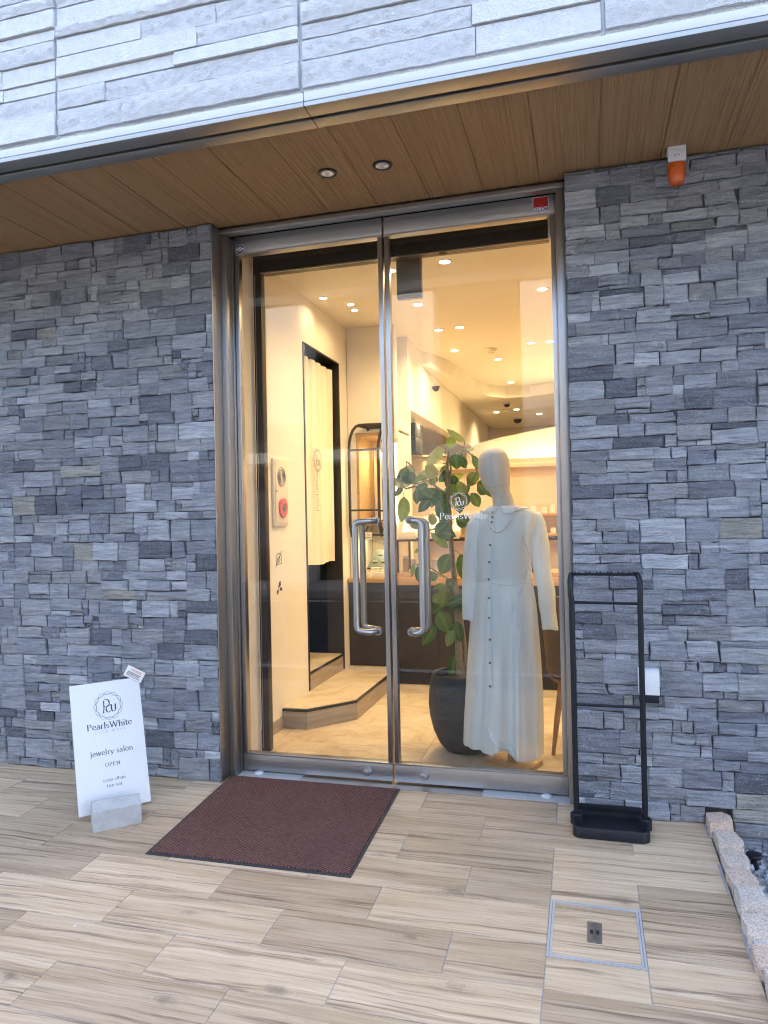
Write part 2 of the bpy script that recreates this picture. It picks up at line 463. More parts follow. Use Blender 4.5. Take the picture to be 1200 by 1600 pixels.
# ---------------------------------------------------------------- mesh helpers
class MB:
    def __init__(s):
        s.v, s.f = [], []
        s.sm = []
        s.tone = []      # per-face colour
        s.cur = None
    def add(s, vs, fs, smooth=False):
        o = len(s.v)
        s.v += [tuple(p) for p in vs]
        for f in fs:
            s.f.append(tuple(i + o for i in f))
            s.sm.append(smooth)
            s.tone.append(s.cur)
        return s
    def box(s, x0, x1, y0, y1, z0, z1, bev=0.0):
        if bev <= 0:
            vs = [(x, y, z) for z in (z0, z1) for y in (y0, y1) for x in (x0, x1)]
            return s.add(vs, [(0, 2, 3, 1), (4, 5, 7, 6), (0, 1, 5, 4), (2, 6, 7, 3), (0, 4, 6, 2), (1, 3, 7, 5)])
        bm = bmesh.new()
        bmesh.ops.create_cube(bm, size=1.0)
        for vv in bm.verts:
            vv.co = Vector(((x0 + x1) / 2 + vv.co.x * (x1 - x0), (y0 + y1) / 2 + vv.co.y * (y1 - y0), (z0 + z1) / 2 + vv.co.z * (z1 - z0)))
        bmesh.ops.bevel(bm, geom=list(bm.edges), offset=bev, segments=2, affect='EDGES', profile=0.6)
        bm.verts.index_update()
        s.add([vv.co[:] for vv in bm.verts], [[q.index for q in f.verts] for f in bm.faces], True)
        bm.free()
        return s
    def xf(s, mat, start=0):
        for i in range(start, len(s.v)):
            s.v[i] = tuple(mat @ Vector(s.v[i]))
        return s
    def tube(s, pts, r, n=10, caps=True, closed=False):
        pts = [Vector(p) for p in pts]
        k = len(pts)
        rad = r if isinstance(r, (list, tuple)) else [r] * k
        tan = []
        for i in range(k):
            a = pts[(i - 1) % k] if (closed or i > 0) else pts[i]
            b = pts[(i + 1) % k] if (closed or i < k - 1) else pts[i]
            tan.append((b - a).normalized())
        up = Vector((0, 0, 1)) if abs(tan[0].z) < 0.9 else Vector((1, 0, 0))
        nrm = (up - tan[0] * up.dot(tan[0])).normalized()
        vs = []
        for i in range(k):
            nrm = (nrm - tan[i] * nrm.dot(tan[i])).normalized()
            bn = tan[i].cross(nrm)
            for j in range(n):
                a = 2 * pi * j / n
                vs.append(pts[i] + (nrm * cos(a) + bn * sin(a)) * rad[i])
        fs = []
        for i in range(k if closed else k - 1):
            i2 = (i + 1) % k
            for j in range(n):
                j2 = (j + 1) % n
                fs.append((i * n + j, i * n + j2, i2 * n + j2, i2 * n + j))
        s.add(vs, fs, True)
        if caps and not closed:
            o = len(s.v) - len(vs)
            s.f.append(tuple(o + j for j in reversed(range(n)))); s.sm.append(False); s.tone.append(s.cur)
            s.f.append(tuple(o + (k - 1) * n + j for j in range(n))); s.sm.append(False); s.tone.append(s.cur)
        return s
    def loft(s, rings, cap0=True, cap1=True, smooth=True):
        n = len(rings[0])
        vs = [p for r in rings for p in r]
        fs = []
        for i in range(len(rings) - 1):
            for j in range(n):
                j2 = (j + 1) % n
                fs.append((i * n + j, i * n + j2, (i + 1) * n + j2, (i + 1) * n + j))
        s.add(vs, fs, smooth)
        o = len(s.v) - len(vs)
        if cap0:
            s.f.append(tuple(o + j for j in reversed(range(n)))); s.sm.append(smooth); s.tone.append(s.cur)
        if cap1:
            s.f.append(tuple(o + (len(rings) - 1) * n + j for j in range(n))); s.sm.append(smooth); s.tone.append(s.cur)
        return s
    def lathe(s, prof, c=(0, 0, 0), n=24, cap0=True, cap1=True):
        rings = [[(c[0] + r * cos(2 * pi * j / n), c[1] + r * sin(2 * pi * j / n), c[2] + z) for j in range(n)] for r, z in prof]
        return s.loft(rings, cap0, cap1)
    def grid(s, fn, nu, nv, smooth=True):
        vs = [fn(i / nu, j / nv) for j in range(nv + 1) for i in range(nu + 1)]
        fs = [(j * (nu + 1) + i, j * (nu + 1) + i + 1, (j + 1) * (nu + 1) + i + 1, (j + 1) * (nu + 1) + i) for j in range(nv) for i in range(nu)]
        return s.add(vs, fs, smooth)
    def poly(s, pts):
        return s.add(pts, [tuple(range(len(pts)))])
    def prism(s, pts2, z0, z1):
        """extrude a 2-D (x, y) outline from z0 to z1"""
        n = len(pts2)
        vs = [(x, y, z0) for x, y in pts2] + [(x, y, z1) for x, y in pts2]
        fs = [tuple(reversed(range(n))), tuple(range(n, 2 * n))] + [(j, (j + 1) % n, n + (j + 1) % n, n + j) for j in range(n)]
        return s.add(vs, fs)
    def mesh(s, name, mat, recalc=True, sharp=35):
        me = bpy.data.meshes.new(name)
        me.from_pydata(s.v, [], s.f)
        me.polygons.foreach_set("use_smooth", s.sm)
        if any(c is not None for c in s.tone):
            at = me.color_attributes.new("tone", 'FLOAT_COLOR', 'CORNER')
            k = 0
            for f, c in zip(s.f, s.tone):
                for _ in f:
                    at.data[k].color = (*(c or (0.5, 0.5, 0.5)), 1)
                    k += 1
        if recalc:
            bm = bmesh.new(); bm.from_mesh(me)
            bmesh.ops.recalc_face_normals(bm, faces=bm.faces)
            bm.to_mesh(me); bm.free()
        if any(s.sm) and sharp:
            me.set_sharp_from_angle(angle=radians(sharp))
        me.materials.append(M[mat] if isinstance(mat, str) else mat)
        me.update()
        return me
    def obj(s, name, mat, parent=None, origin=None, **kw):
        if origin is not None:
            o = Vector(origin)
            s.v = [tuple(Vector(p) - o) for p in s.v]
        ob = bpy.data.objects.new(name, s.mesh(name, mat, **kw))
        COL.objects.link(ob)
        if parent is not None:
            ob.parent = parent
            pm = parent
            base = Vector((0, 0, 0))
            while pm is not None:
                base += pm.location
                pm = pm.parent
            ob.location = (Vector(origin) if origin is not None else Vector((0, 0, 0))) - base
        elif origin is not None:
            ob.location = origin
        return ob

def tag(o, label, cat, group=None, kind=None):
    if label: o["label"] = label
    if cat: o["category"] = cat
    if group: o["group"] = group
    if kind: o["kind"] = kind
    return o

def thing(name, loc, label, cat, group=None):
    o = bpy.data.objects.new(name, None)
    o.empty_display_size = 0.1
    COL.objects.link(o)
    o.location = loc
    return tag(o, label, cat, group)

def copy_tree(o, parent=None):
    c = o.copy()
    COL.objects.link(c)
    if parent is not None:
        c.parent = parent
    for ch in list(o.children):
        copy_tree(ch, c)
    return c

def arc(cx, cy, r, a0, a1, n):
    return [(cx + r * cos(a0 + (a1 - a0) * i / n), cy + r * sin(a0 + (a1 - a0) * i / n)) for i in range(n + 1)]

def gz(y):
    """height of the sloping terrace (it falls towards the street)"""
    return 0.055 * min(y, 0.0)

# ---------------------------------------------------------------- lettering (own serif strokes)
def _bow(cx, cy, rx, ry, a0, a1, n=12):
    return [(cx + rx * cos(radians(a0 + (a1 - a0) * i / n)), cy + ry * sin(radians(a0 + (a1 - a0) * i / n))) for i in range(n + 1)]
CAP, XH = 0.70, 0.46
def _sf(x, y, w=0.11):
    return [(x - w, y), (x + w, y)]
GL = {
 'P': (0.58, [[(0.13, 0), (0.13, CAP)], [(0.13, 0.685), (0.30, 0.685)] , _bow(0.30, 0.52, 0.20, 0.165, 90, -90), [(0.13, 0.355), (0.30, 0.355)], _sf(0.13, 0.012)]),
 'O': (0.74, [_bow(0.36, 0.35, 0.30, 0.35, 0, 360, 28)]),
 'E': (0.60, [[(0.13, 0), (0.13, CAP)], [(0.03, 0.685), (0.50, 0.685), (0.50, 0.57)], [(0.13, 0.36), (0.40, 0.36)], [(0.03, 0.015), (0.52, 0.015), (0.53, 0.15)]]),
 'N': (0.76, [[(0.13, 0), (0.13, CAP)], [(0.13, CAP), (0.62, 0)], [(0.62, 0), (0.62, CAP)], _sf(0.13, 0.012), _sf(0.62, 0.69)]),
 'W': (1.0, [[(0.05, CAP), (0.28, 0)], [(0.28, 0), (0.50, CAP)], [(0.45, CAP), (0.70, 0)], [(0.70, 0), (0.93, CAP)], _sf(0.07, 0.69, .09), _sf(0.91, 0.69, .09)]),
 'S': (0.56, [_bow(0.28, 0.52, 0.19, 0.17, 20, 250, 12) + _bow(0.28, 0.18, 0.20, 0.17, 80, -160, 12)]),
 'C': (0.68, [_bow(0.38, 0.35, 0.30, 0.34, 45, 315, 20)]),
 'M': (0.86, [[(0.12, 0), (0.12, CAP)], [(0.12, CAP), (0.42, 0.05)], [(0.42, 0.05), (0.72, CAP)], [(0.72, CAP), (0.72, 0)]]),
 'a': (0.47, [_bow(0.22, 0.33, 0.13, 0.12, 160, 0, 8) + [(0.35, 0.06)], _bow(0.20, 0.13, 0.14, 0.13, 60, 330, 12), [(0.35, 0.06), (0.44, 0.01)], [(0.22, 0.26), (0.35, 0.28)]]),
 'e': (0.46, [[(0.08, 0.25), (0.40, 0.25)], _bow(0.24, 0.23, 0.17, 0.225, 5, 325, 18)]),
 'r': (0.38, [[(0.12, 0), (0.12, XH)], _bow(0.26, 0.30, 0.14, 0.15, 165, 50, 6), _sf(0.12, 0.012, .09)]),
 'l': (0.26, [[(0.13, 0), (0.13, 0.74)], _sf(0.13, 0.012, .09), [(0.04, 0.73), (0.13, 0.73)]]),
 's': (0.40, [_bow(0.20, 0.34, 0.12, 0.11, 30, 250, 10) + _bow(0.20, 0.12, 0.13, 0.12, 80, -160, 10)]),
 'h': (0.54, [[(0.12, 0), (0.12, 0.74)], _bow(0.28, 0.28, 0.15, 0.17, 170, 0, 8) + [(0.43, 0.0)], _sf(0.12, 0.012, .09), _sf(0.43, 0.012, .08)]),
 'i': (0.26, [[(0.13, 0), (0.13, XH)], _bow(0.13, 0.64, 0.03, 0.03, 0, 360, 8), _sf(0.13, 0.012, .09), [(0.04, 0.45), (0.13, 0.45)]]),
 't': (0.32, [[(0.13, 0.58), (0.13, 0.10)] + _bow(0.23, 0.10, 0.10, 0.09, 180, 300, 6), [(0.02, 0.45), (0.28, 0.45)]]),
 'j': (0.26, [[(0.14, XH), (0.14, -0.12)] + _bow(0.04, -0.12, 0.10, 0.10, 0, -110, 6), _bow(0.14, 0.64, 0.03, 0.03, 0, 360, 8), [(0.05, 0.45), (0.14, 0.45)]]),
 'w': (0.70, [[(0.04, XH), (0.20, 0)], [(0.20, 0), (0.35, XH)], [(0.32, XH), (0.49, 0)], [(0.49, 0), (0.64, XH)], _sf(0.06, 0.45, .06), _sf(0.62, 0.45, .06)]),
 'y': (0.48, [[(0.05, XH), (0.24, 0)], [(0.43, XH), (0.20, -0.12), (0.10, -0.20)], _sf(0.06, 0.45, .06), _sf(0.42, 0.45, .06)]),
 'o': (0.50, [_bow(0.25, 0.23, 0.19, 0.23, 0, 360, 22)]),
 'n': (0.54, [[(0.12, 0), (0.12, XH)], _bow(0.28, 0.28, 0.15, 0.17, 170, 0, 8) + [(0.43, 0.0)], _sf(0.12, 0.012, .09), _sf(0.43, 0.012, .08)]),
 'u': (0.54, [[(0.12, XH), (0.12, 0.17)] + _bow(0.27, 0.17, 0.15, 0.16, 180, 360, 10), [(0.42, XH), (0.42, 0)]]),
 'c': (0.44, [_bow(0.25, 0.23, 0.18, 0.22, 45, 320, 18)]),
 '1': (0.36, [[(0.18, 0), (0.18, XH)], _sf(0.18, 0.012, .09), [(0.08, 0.40), (0.18, 0.45)]]),
 '0': (0.48, [_bow(0.24, 0.23, 0.19, 0.22, 0, 360, 22)]),
 '8': (0.50, [_bow(0.25, 0.53, 0.15, 0.15, 0, 360, 18), _bow(0.25, 0.19, 0.19, 0.19, 0, 360, 20)]),
 '5': (0.50, [[(0.40, 0.68), (0.15, 0.68), (0.13, 0.40)], _bow(0.22, 0.21, 0.19, 0.20, 110, -140, 14)]),
 ':': (0.22, [_bow(0.11, 0.06, 0.03, 0.03, 0, 360, 8), _bow(0.11, 0.40, 0.03, 0.03, 0, 360, 8)]),
 '-': (0.34, [[(0.05, 0.22), (0.29, 0.22)]]),
 ' ': (0.28, []),
 'パ': (1.0, [[(0.38, 0.62), (0.30, 0.30), (0.12, 0.06)], [(0.58, 0.60), (0.72, 0.34), (0.86, 0.06)], _bow(0.86, 0.70, 0.07, 0.07, 0, 360, 10)]),
 'ー': (1.0, [[(0.10, 0.36), (0.90, 0.36)]]),
 'ル': (1.0, [[(0.32, 0.66), (0.30, 0.30), (0.10, 0.05)], [(0.56, 0.70), (0.56, 0.08), (0.92, 0.36)]]),
 'ズ': (1.0, [[(0.16, 0.62), (0.74, 0.62), (0.50, 0.30), (0.10, 0.06)], [(0.50, 0.30), (0.84, 0.06)], [(0.80, 0.80), (0.84, 0.70)], [(0.92, 0.82), (0.96, 0.72)]]),
 '・': (0.7, [_bow(0.35, 0.36, 0.04, 0.04, 0, 360, 8)]),
 'ホ': (1.0, [[(0.12, 0.54), (0.88, 0.54)], [(0.50, 0.74), (0.50, 0.04)], [(0.30, 0.40), (0.12, 0.14)], [(0.70, 0.40), (0.88, 0.14)]]),
 'ワ': (1.0, [[(0.16, 0.38), (0.16, 0.62), (0.84, 0.62), (0.74, 0.30), (0.40, 0.04)]]),
 'イ': (1.0, [[(0.82, 0.74), (0.52, 0.48), (0.12, 0.34)], [(0.54, 0.48), (0.54, 0.04)]]),
 'ト': (1.0, [[(0.36, 0.74), (0.36, 0.04)], [(0.36, 0.48), (0.78, 0.28)]]),
}
def stroke2d(mb, pts, place, thick, thin):
    """flat ribbon whose width follows its direction, as a pen nib's does"""
    k = len(pts)
    L, Rr = [], []
    for i in range(k):
        a = pts[max(0, i - 1)]; b = pts[min(k - 1, i + 1)]
        dx, dy = b[0] - a[0], b[1] - a[1]
        d = sqrt(dx * dx + dy * dy) or 1
        dx, dy = dx / d, dy / d
        wdt = thin + (thick - thin) * abs(dy) ** 1.3
        if dx * dy > 0: wdt = thin + (wdt - thin) * 0.55
        L.append((pts[i][0] - dy * wdt / 2, pts[i][1] + dx * wdt / 2))
        Rr.append((pts[i][0] + dy * wdt / 2, pts[i][1] - dx * wdt / 2))
    vs = [place(*p) for p in L] + [place(*p) for p in Rr]
    mb.add(vs, [(i, i + 1, k + i + 1, k + i) for i in range(k - 1)])
def text_mb(s, size, frame, thick=0.105, thin=0.035, track=0.0, mb=None, even=False):
    """frame(u, v) -> point; the text is centred on u = 0, baseline v = 0"""
    mb = mb or MB()
    wid = sum(GL[c][0] + track for c in s) * size
    x = -wid / 2
    for c in s:
        adv, strokes = GL[c]
        for st in strokes:
            stroke2d(mb, [(x / size + a, b) for a, b in st], lambda a, b: frame(a * size, b * size), thick, thick if even else thin)
        x += (adv + track) * size
    return mb
def emblem_mb(R, frame, mb=None, lw=0.018):
    mb = mb or MB()
    for ph in (0.0, pi):
        pts = []
        for i in range(97):
            a = 2 * pi * i / 96
            r = 0.90 + 0.10 * cos(6 * a + ph)
            pts.append((r * cos(a + pi / 6), r * sin(a + pi / 6)))
        stroke2d(mb, pts, lambda a, b: frame(a * R, b * R), lw * 1.7, lw * 1.7)
    pts = [(0.84 * cos(2 * pi * i / 64), 0.84 * sin(2 * pi * i / 64)) for i in range(65)]
    stroke2d(mb, pts, lambda a, b: frame(a * R, b * R), lw, lw)
    T, t = 0.10, 0.035
    fr = lambda a, b: frame(a * R, b * R)
    stroke2d(mb, [(-0.30, 0.40), (-0.32, -0.20), (-0.38, -0.46)], fr, T, t)
    stroke2d(mb, _bow(-0.16, 0.20, 0.24, 0.27, 120, -130, 14), fr, T, t)
    stroke2d(mb, _bow(0.00, -0.22, 0.17, 0.24, 60, 320, 14), fr, T, t)
    stroke2d(mb, [(0.20, 0.05), (0.20, -0.24)] + _bow(0.34, -0.24, 0.14, 0.20, 180, 350, 8), fr, T, t)
    stroke2d(mb, [(0.48, 0.08), (0.48, -0.30)], fr, T, t)
    stroke2d(mb, [(-0.48, -0.46), (-0.28, -0.46)], fr, T, t)
    stroke2d(mb, [(0.10, 0.05), (0.26, 0.05)], fr, T, t)
    return mb

# ================================================================ GROUND
YS = -0.175                    # face of the stone walls
def build_ground():
    g = MB().box(-40, 40, -60, -2.62, -0.62, -0.162)
    o = g.obj("road", "asphalt"); tag(o, None, None, kind="structure")
    k = MB().box(-12, 12, -2.615, -2.45, -0.60, -0.139, 0.012)
    tag(k.obj("street_kerb", "concrete"), None, None, kind="structure")
    # terrace: grout bed (top level), tiles as its children
    bed = MB()
    y0, y1 = -2.45, 0.02
    xs0, xs1 = -6.0, 0.4590
    t = 0.0016
    vs = [(xs0, y0, gz(y0) - t), (xs1, y0, gz(y0) - t), (xs1, y1, gz(y1) - t), (xs0, y1, gz(y1) - t)]
    vs += [(x, y, -0.60) for x, y, z in vs]
    bed.add(vs, [(0, 1, 2, 3), (0, 4, 5, 1), (1, 5, 6, 2), (2, 6, 7, 3), (3, 7, 4, 0), (4, 7, 6, 5)])
    terrace = bed.obj("terrace_pavement", "grout"); tag(terrace, None, None, kind="structure")
    g2 = 0.0028 / 2
    rowh, tl = 0.2055, 0.6000
    cache = {}
    hx0, hx1, hy0, hy1 = -0.150, 0.148, -1.178, -0.868      # cut-out for the floor hatch
    def tile(x0, x1, ya, yb):
        x0 += g2; x1 -= g2; ya += g2; yb -= g2
        if x1 - x0 < 0.012 or yb - ya < 0.008: return
        key = (round(x1 - x0, 4), round(yb - ya, 4))
        if key not in cache:
            m = MB()
            w, h, c = key[0] / 2, key[1] / 2, 0.0009
            top = [(-w + c, -h + c), (w - c, -h + c), (w - c, h - c), (-w + c, h - c)]
            bot = [(-w, -h), (w, -h), (w, h), (-w, h)]
            z = lambda y, d: 0.055 * y + d
            vs = [(x, y, z(y, 0.0)) for x, y in top] + [(x, y, z(y, -0.0009)) for x, y in bot] + [(x, y, z(y, -0.006)) for x, y in bot]
            fs = [(0, 1, 2, 3)] + [(i, 4 + i, 4 + (i + 1) % 4, (i + 1) % 4) for i in range(4)] + [(4 + i, 8 + i, 8 + (i + 1) % 4, 4 + (i + 1) % 4) for i in range(4)]
            m.add(vs, fs)
            cache[key] = m.mesh("tile", "wood_tile")
        ob = bpy.data.objects.new("tile", cache[key])
        COL.objects.link(ob)
        ob.parent = terrace
        cx, cy = (x0 + x1) / 2, (ya + yb) / 2
        ob.location = (cx, cy, gz(cy) + random.uniform(-0.0004, 0.0004))
    def clip(x0, x1, ya, yb):
        """a tile, cut round the hatch"""
        if x1 <= hx0 or x0 >= hx1 or yb <= hy0 or ya >= hy1:
            tile(x0, x1, ya, yb); return
        if x0 < hx0: tile(x0, hx0, ya, yb)
        if x1 > hx1: tile(hx1, x1, ya, yb)
        a, b = max(x0, hx0), min(x1, hx1)
        if ya < hy0: tile(a, b, ya, hy0)
        if yb > hy1: tile(a, b, hy1, yb)
    ytop = -0.091
    for r in range(12):
        yb = ytop - r * rowh
        ya = max(yb - rowh, y0)
        jx = -0.151 if r % 2 == 0 else -0.4515
        n0 = int((xs0 - jx) // tl)
        for n in range(n0, 3):
            xa, xb = jx + n * tl, jx + (n + 1) * tl
            xa, xb = max(xa, xs0), min(xb, xs1)
            if xb - xa < 0.02: continue
            if r == 0:     # first row stops at the stone walls, runs on between the jambs
                for a, b, top in ((xs0, -1.80, YS + 0.012), (-1.797, -0.062, yb), (-0.06, xs1, YS + 0.012)):
                    p, q = max(a, xa), min(b, xb)
                    if q - p > 0.02: clip(p, q, ya, top)
            else:
                clip(xa, xb, ya, yb)
    # gravel bed to the right of the kerb
    bedm = MB().box(0.556, 6, -2.44, YS + 0.03, -0.6, -0.125)
    tag(bedm.obj("gravel_bed", "cast_concrete"), None, None, kind="structure")
    gr = MB()
    for i in range(2600):
        if i < 1500:
            x, y = 0.558 + random.random() ** 1.3 * 0.75, random.uniform(-1.5, YS - 0.005)
        else:
            x, y = random.uniform(0.56, 2.2), random.uniform(-2.4, YS - 0.01)
        r = random.uniform(0.009, 0.019)
        z = -0.118 + random.uniform(0, 0.026)
        ax = [random.uniform(0.55, 1.35) for _ in range(3)]
        rot = Matrix.Rotation(random.uniform(0, 6.28), 3, Vector((random.random(), random.random(), random.random() + .1)).normalized())
        b = random.uniform(0.26, 0.55)
        gr.cur = (b * 0.96, b, b * 1.05)
        pts = [Vector((ax[0], 0, 0)), Vector((-ax[0], 0, 0)), Vector((0, ax[1], 0)), Vector((0, -ax[1], 0)), Vector((0, 0, ax[2])), Vector((0, 0, -ax[2]))]
        pts = [rot @ (p * r * random.uniform(0.8, 1.2)) + Vector((x, y, z)) for p in pts]
        gr.add(pts, [(0, 2, 4), (2, 1, 4), (1, 3, 4), (3, 0, 4), (2, 0, 5), (1, 2, 5), (3, 1, 5), (0, 3, 5)])
    tag(gr.obj("gravel", "gravel", recalc=False), None, None, kind="stuff")

def rough_block(x0, x1, y0, y1, zt, zb, mb=None, amp=0.006, seg=3):
    mb = mb or MB()
    bm = bmesh.new()
    bmesh.ops.create_cube(bm, size=1.0)
    bmesh.ops.subdivide_edges(bm, edges=list(bm.edges), cuts=seg - 1, use_grid_fill=True)
    for v in bm.verts:
        p = v.co * 2
        k = sum(1 for q in p if abs(q) > 0.98)
        sh = 0.93 if k == 3 else (0.97 if k == 2 else 1.0)
        p = p * sh
        v.co = Vector(((x0 + x1) / 2 + p.x * (x1 - x0) / 2 + random.uniform(-amp, amp), (y0 + y1) / 2 + p.y * (y1 - y0) / 2 + random.uniform(-amp, amp), (zt + zb) / 2 + p.z * (zt - zb) / 2 + random.uniform(-amp, amp) * 0.8))
    bm.verts.index_update()
    mb.add([v.co[:] for v in bm.verts], [[q.index for q in f.verts] for f in bm.faces], True)
    bm.free()
    return mb

def build_kerb():
    root = thing("granite_kerb", (0.505, -0.18, -0.01), "low kerb of rough pinkish grey granite blocks between the tiles and the gravel", "kerb")
    MB().box(0.470, 0.546, -2.44, YS + 0.02, -0.5, -0.03).obj("mortar_bed", "mortar_light", root)
    ys = [-0.172, -0.285, -0.300, -0.425, -0.440, -0.560, -0.575, -0.705, -0.720, -0.850, -0.865, -1.005, -1.02, -1.15, -1.165, -1.30, -1.315, -1.45, -1.465, -1.60, -1.615, -1.75, -1.765, -1.9, -1.915, -2.05, -2.065, -2.2, -2.215, -2.35]
    for i in range(0, len(ys) - 1, 2):
        ya, yb = ys[i + 1] , ys[i]
        top = gz((ya + yb) / 2) + random.uniform(0.032, 0.056)
        if i == 0: top = 0.046
        j = random.uniform(-0.005, 0.005)
        rough_block(0.461 + j, 0.553 + j, ya, yb, top, -0.2).obj("kerbstone", "granite", root, ((0.5), (ya + yb) / 2, top), sharp=50)
        MB().box(0.468, 0.546, yb + 0.0015, yb + 0.0145, -0.2, top - 0.014, 0.003).obj("mortar_joint", "mortar_light", root, (0.5, yb, top - 0.02))

# ================================================================ STONE WALLS
STONE_COL = [((0.210, 0.220, 0.242), 30), ((0.260, 0.271, 0.292), 30), ((0.158, 0.168, 0.193), 16), ((0.108, 0.115, 0.136), 7),
             ((0.268, 0.277, 0.286), 12), ((0.258, 0.248, 0.214), 2), ((0.218, 0.223, 0.226), 9), ((0.350, 0.364, 0.384), 11)]
def stone_colour():
    t = random.uniform(0, sum(b for _, b in STONE_COL))
    for c, b in STONE_COL:
        t -= b
        if t <= 0: break
    k = random.uniform(0.86, 1.14)
    return tuple(q * k for q in c)

def stone_mesh(mb, r, slant=0.0):
    """one split-faced slate: jittered outline, chamfered arris, uneven face"""
    x0, x1, z0, z1 = r
    g = random.uniform(0.0003, 0.0013)
    w, h = x1 - x0, z1 - z0
    j = min(0.0058, w * 0.08, h * 0.13)
    J = lambda k=1.0: random.uniform(-j, j) * k
    sl = random.uniform(-1, 1) * slant
    c = [(x0 + g + J(.6), z0 + g + J(.5)), (x1 - g + J(.6), z0 + g + J(.5)), (x1 - g + J(.6) + sl, z1 - g + J(.5)), (x0 + g + J(.6) , z1 - g + J(.5))]
    mid = lambda a, b, k: ((a[0] + b[0]) / 2 + J(k), (a[1] + b[1]) / 2 + J(k))
    t3 = lambda a, b, t, k: (a[0] + (b[0] - a[0]) * t + J(k), a[1] + (b[1] - a[1]) * t + J(k))
    ring = [c[0], t3(c[0], c[1], .35, .7), t3(c[0], c[1], .68, .7), c[1], mid(c[1], c[2], .7), c[2], t3(c[2], c[3], .33, .7), t3(c[2], c[3], .66, .7), c[3], mid(c[3], c[0], .7)]
    n = len(ring)
    proud = random.uniform(0.016, 0.0225) if random.random() < .90 else random.uniform(0.023, 0.029)
    if min(w, h) < 0.03: proud *= random.uniform(0.4, 0.9)
    tx, tz = random.uniform(-.035, .035), random.uniform(-.06, .06)
    cx, cz = (x0 + x1) / 2, (z0 + z1) / 2
    yf = lambda x, z, a: YS + 0.012 - proud - tx * (x - cx) - tz * (z - cz) + random.uniform(-a, a)
    cham = min(0.0032, h * 0.10)
    def inset(p, d):
        dx, dz = cx - p[0], cz - p[1]
        k = min(1.0, d / max(0.001, min(abs(dx) if abs(dx) > abs(dz) * w / h else 9, 9))) if False else 0
        return (p[0] + max(-d, min(d, dx * 0.5)), p[1] + max(-d, min(d, dz * 0.5)))
    back = [(p[0], YS + 0.025, p[1]) for p in ring]
    side = [(p[0], yf(p[0], p[1], 0.001) + cham * random.uniform(.6, 1.7), p[1]) for p in ring]
    inn = [inset(p, cham * random.uniform(.6, 1.8)) for p in ring]
    front = [(p[0], yf(p[0], p[1], 0.0022), p[1]) for p in inn]
    # a ridge of two points inside, so that the face breaks unevenly
    ra = (x0 + w * random.uniform(.25, .4), cz + h * random.uniform(-.2, .2))
    rb = (x0 + w * random.uniform(.6, .75), cz + h * random.uniform(-.2, .2))
    pa = (ra[0], yf(*ra, .004), ra[1]); pb = (rb[0], yf(*rb, .004), rb[1])
    vs = back + side + front + [pa, pb]
    A, B = 3 * n, 3 * n + 1
    fs = []
    for i in range(n):
        k = (i + 1) % n
        fs.append((i, k, n + k, n + i))
        fs.append((n + i, n + k, 2 * n + k, 2 * n + i))
    f = lambda i: 2 * n + i
    fs += [(f(0), f(1), A), (f(1), f(2), B, A), (f(2), f(3), B), (f(3), f(4), B), (f(4), f(5), B), (f(5), f(6), B), (f(6), f(7), A, B), (f(7), f(8), A), (f(8), f(9), A), (f(9), f(0), A)]
    mb.add(vs, fs)

def lay_stones(xa, xb, za, zb, band=0.152):
    """courses of equal height; each is filled with pieces of two or three rows"""
    out = []
    z = za
    while z < zb - 0.004:
        z2 = min(z + band, zb)
        hb = z2 - z
        x = xa - random.uniform(0, 0.08)
        def row(x0, x1, a, b, lo=0.10, hi=0.20):
            q = x0
            while q < x1 - 1e-6:
                ww = random.uniform(lo, hi)
                if random.random() < 0.13: ww = random.uniform(0.03, 0.055)
                if x1 - (q + ww) < 0.035: ww = x1 - q
                e = min(q + ww, x1)
                hh = b - a
                if ww < 0.06 and hh > 0.06 and random.random() < .75:
                    m = a + hh * random.uniform(.35, .65)
                    out.append((q, e, a, m)); out.append((q, e, m, b))
                elif ww > 0.10 and hh > 0.06 and random.random() < .16:
                    m = a + hh * random.choice((.28, .72)) 
                    if m - a < hh / 2:
                        s = q + ww * random.uniform(.35, .65)
                        out.append((q, s, a, m)); out.append((s, e, a, m)); out.append((q, e, m, b))
                    else:
                        out.append((q, e, a, m)); out.append((q, e, m, b))
                else:
                    out.append((q, e, a, b))
                q = e
        while x < xb - 1e-6:
            ww = random.uniform(0.22, 0.52)
            if xb - (x + ww) < 0.08: ww = xb - x
            e = min(x + ww, xb)
            x_ = max(x, xa)
            if hb < 0.09:
                row(x_, e, z, z2)
            else:
                t = random.random()
                if t < .58:
                    m = z + hb * random.uniform(.40, .60)
                    row(x_, e, z, m); row(x_, e, m, z2)
                elif t < .74:
                    s = random.uniform(.64, .74)
                    if random.random() < .5:
                        m = z + hb * s
                        row(x_, e, z, m, .10, .19); row(x_, e, m, z2, .05, .14)
                    else:
                        m = z + hb * (1 - s)
                        row(x_, e, z, m, .05, .14); row(x_, e, m, z2, .10, .19)
                else:
                    m = z + hb * random.uniform(.28, .36); m2 = z + hb * random.uniform(.62, .72)
                    row(x_, e, z, m, .09, .22); row(x_, e, m, m2, .10, .22); row(x_, e, m2, z2, .08, .20)
            x = e
        z = z2
    return out

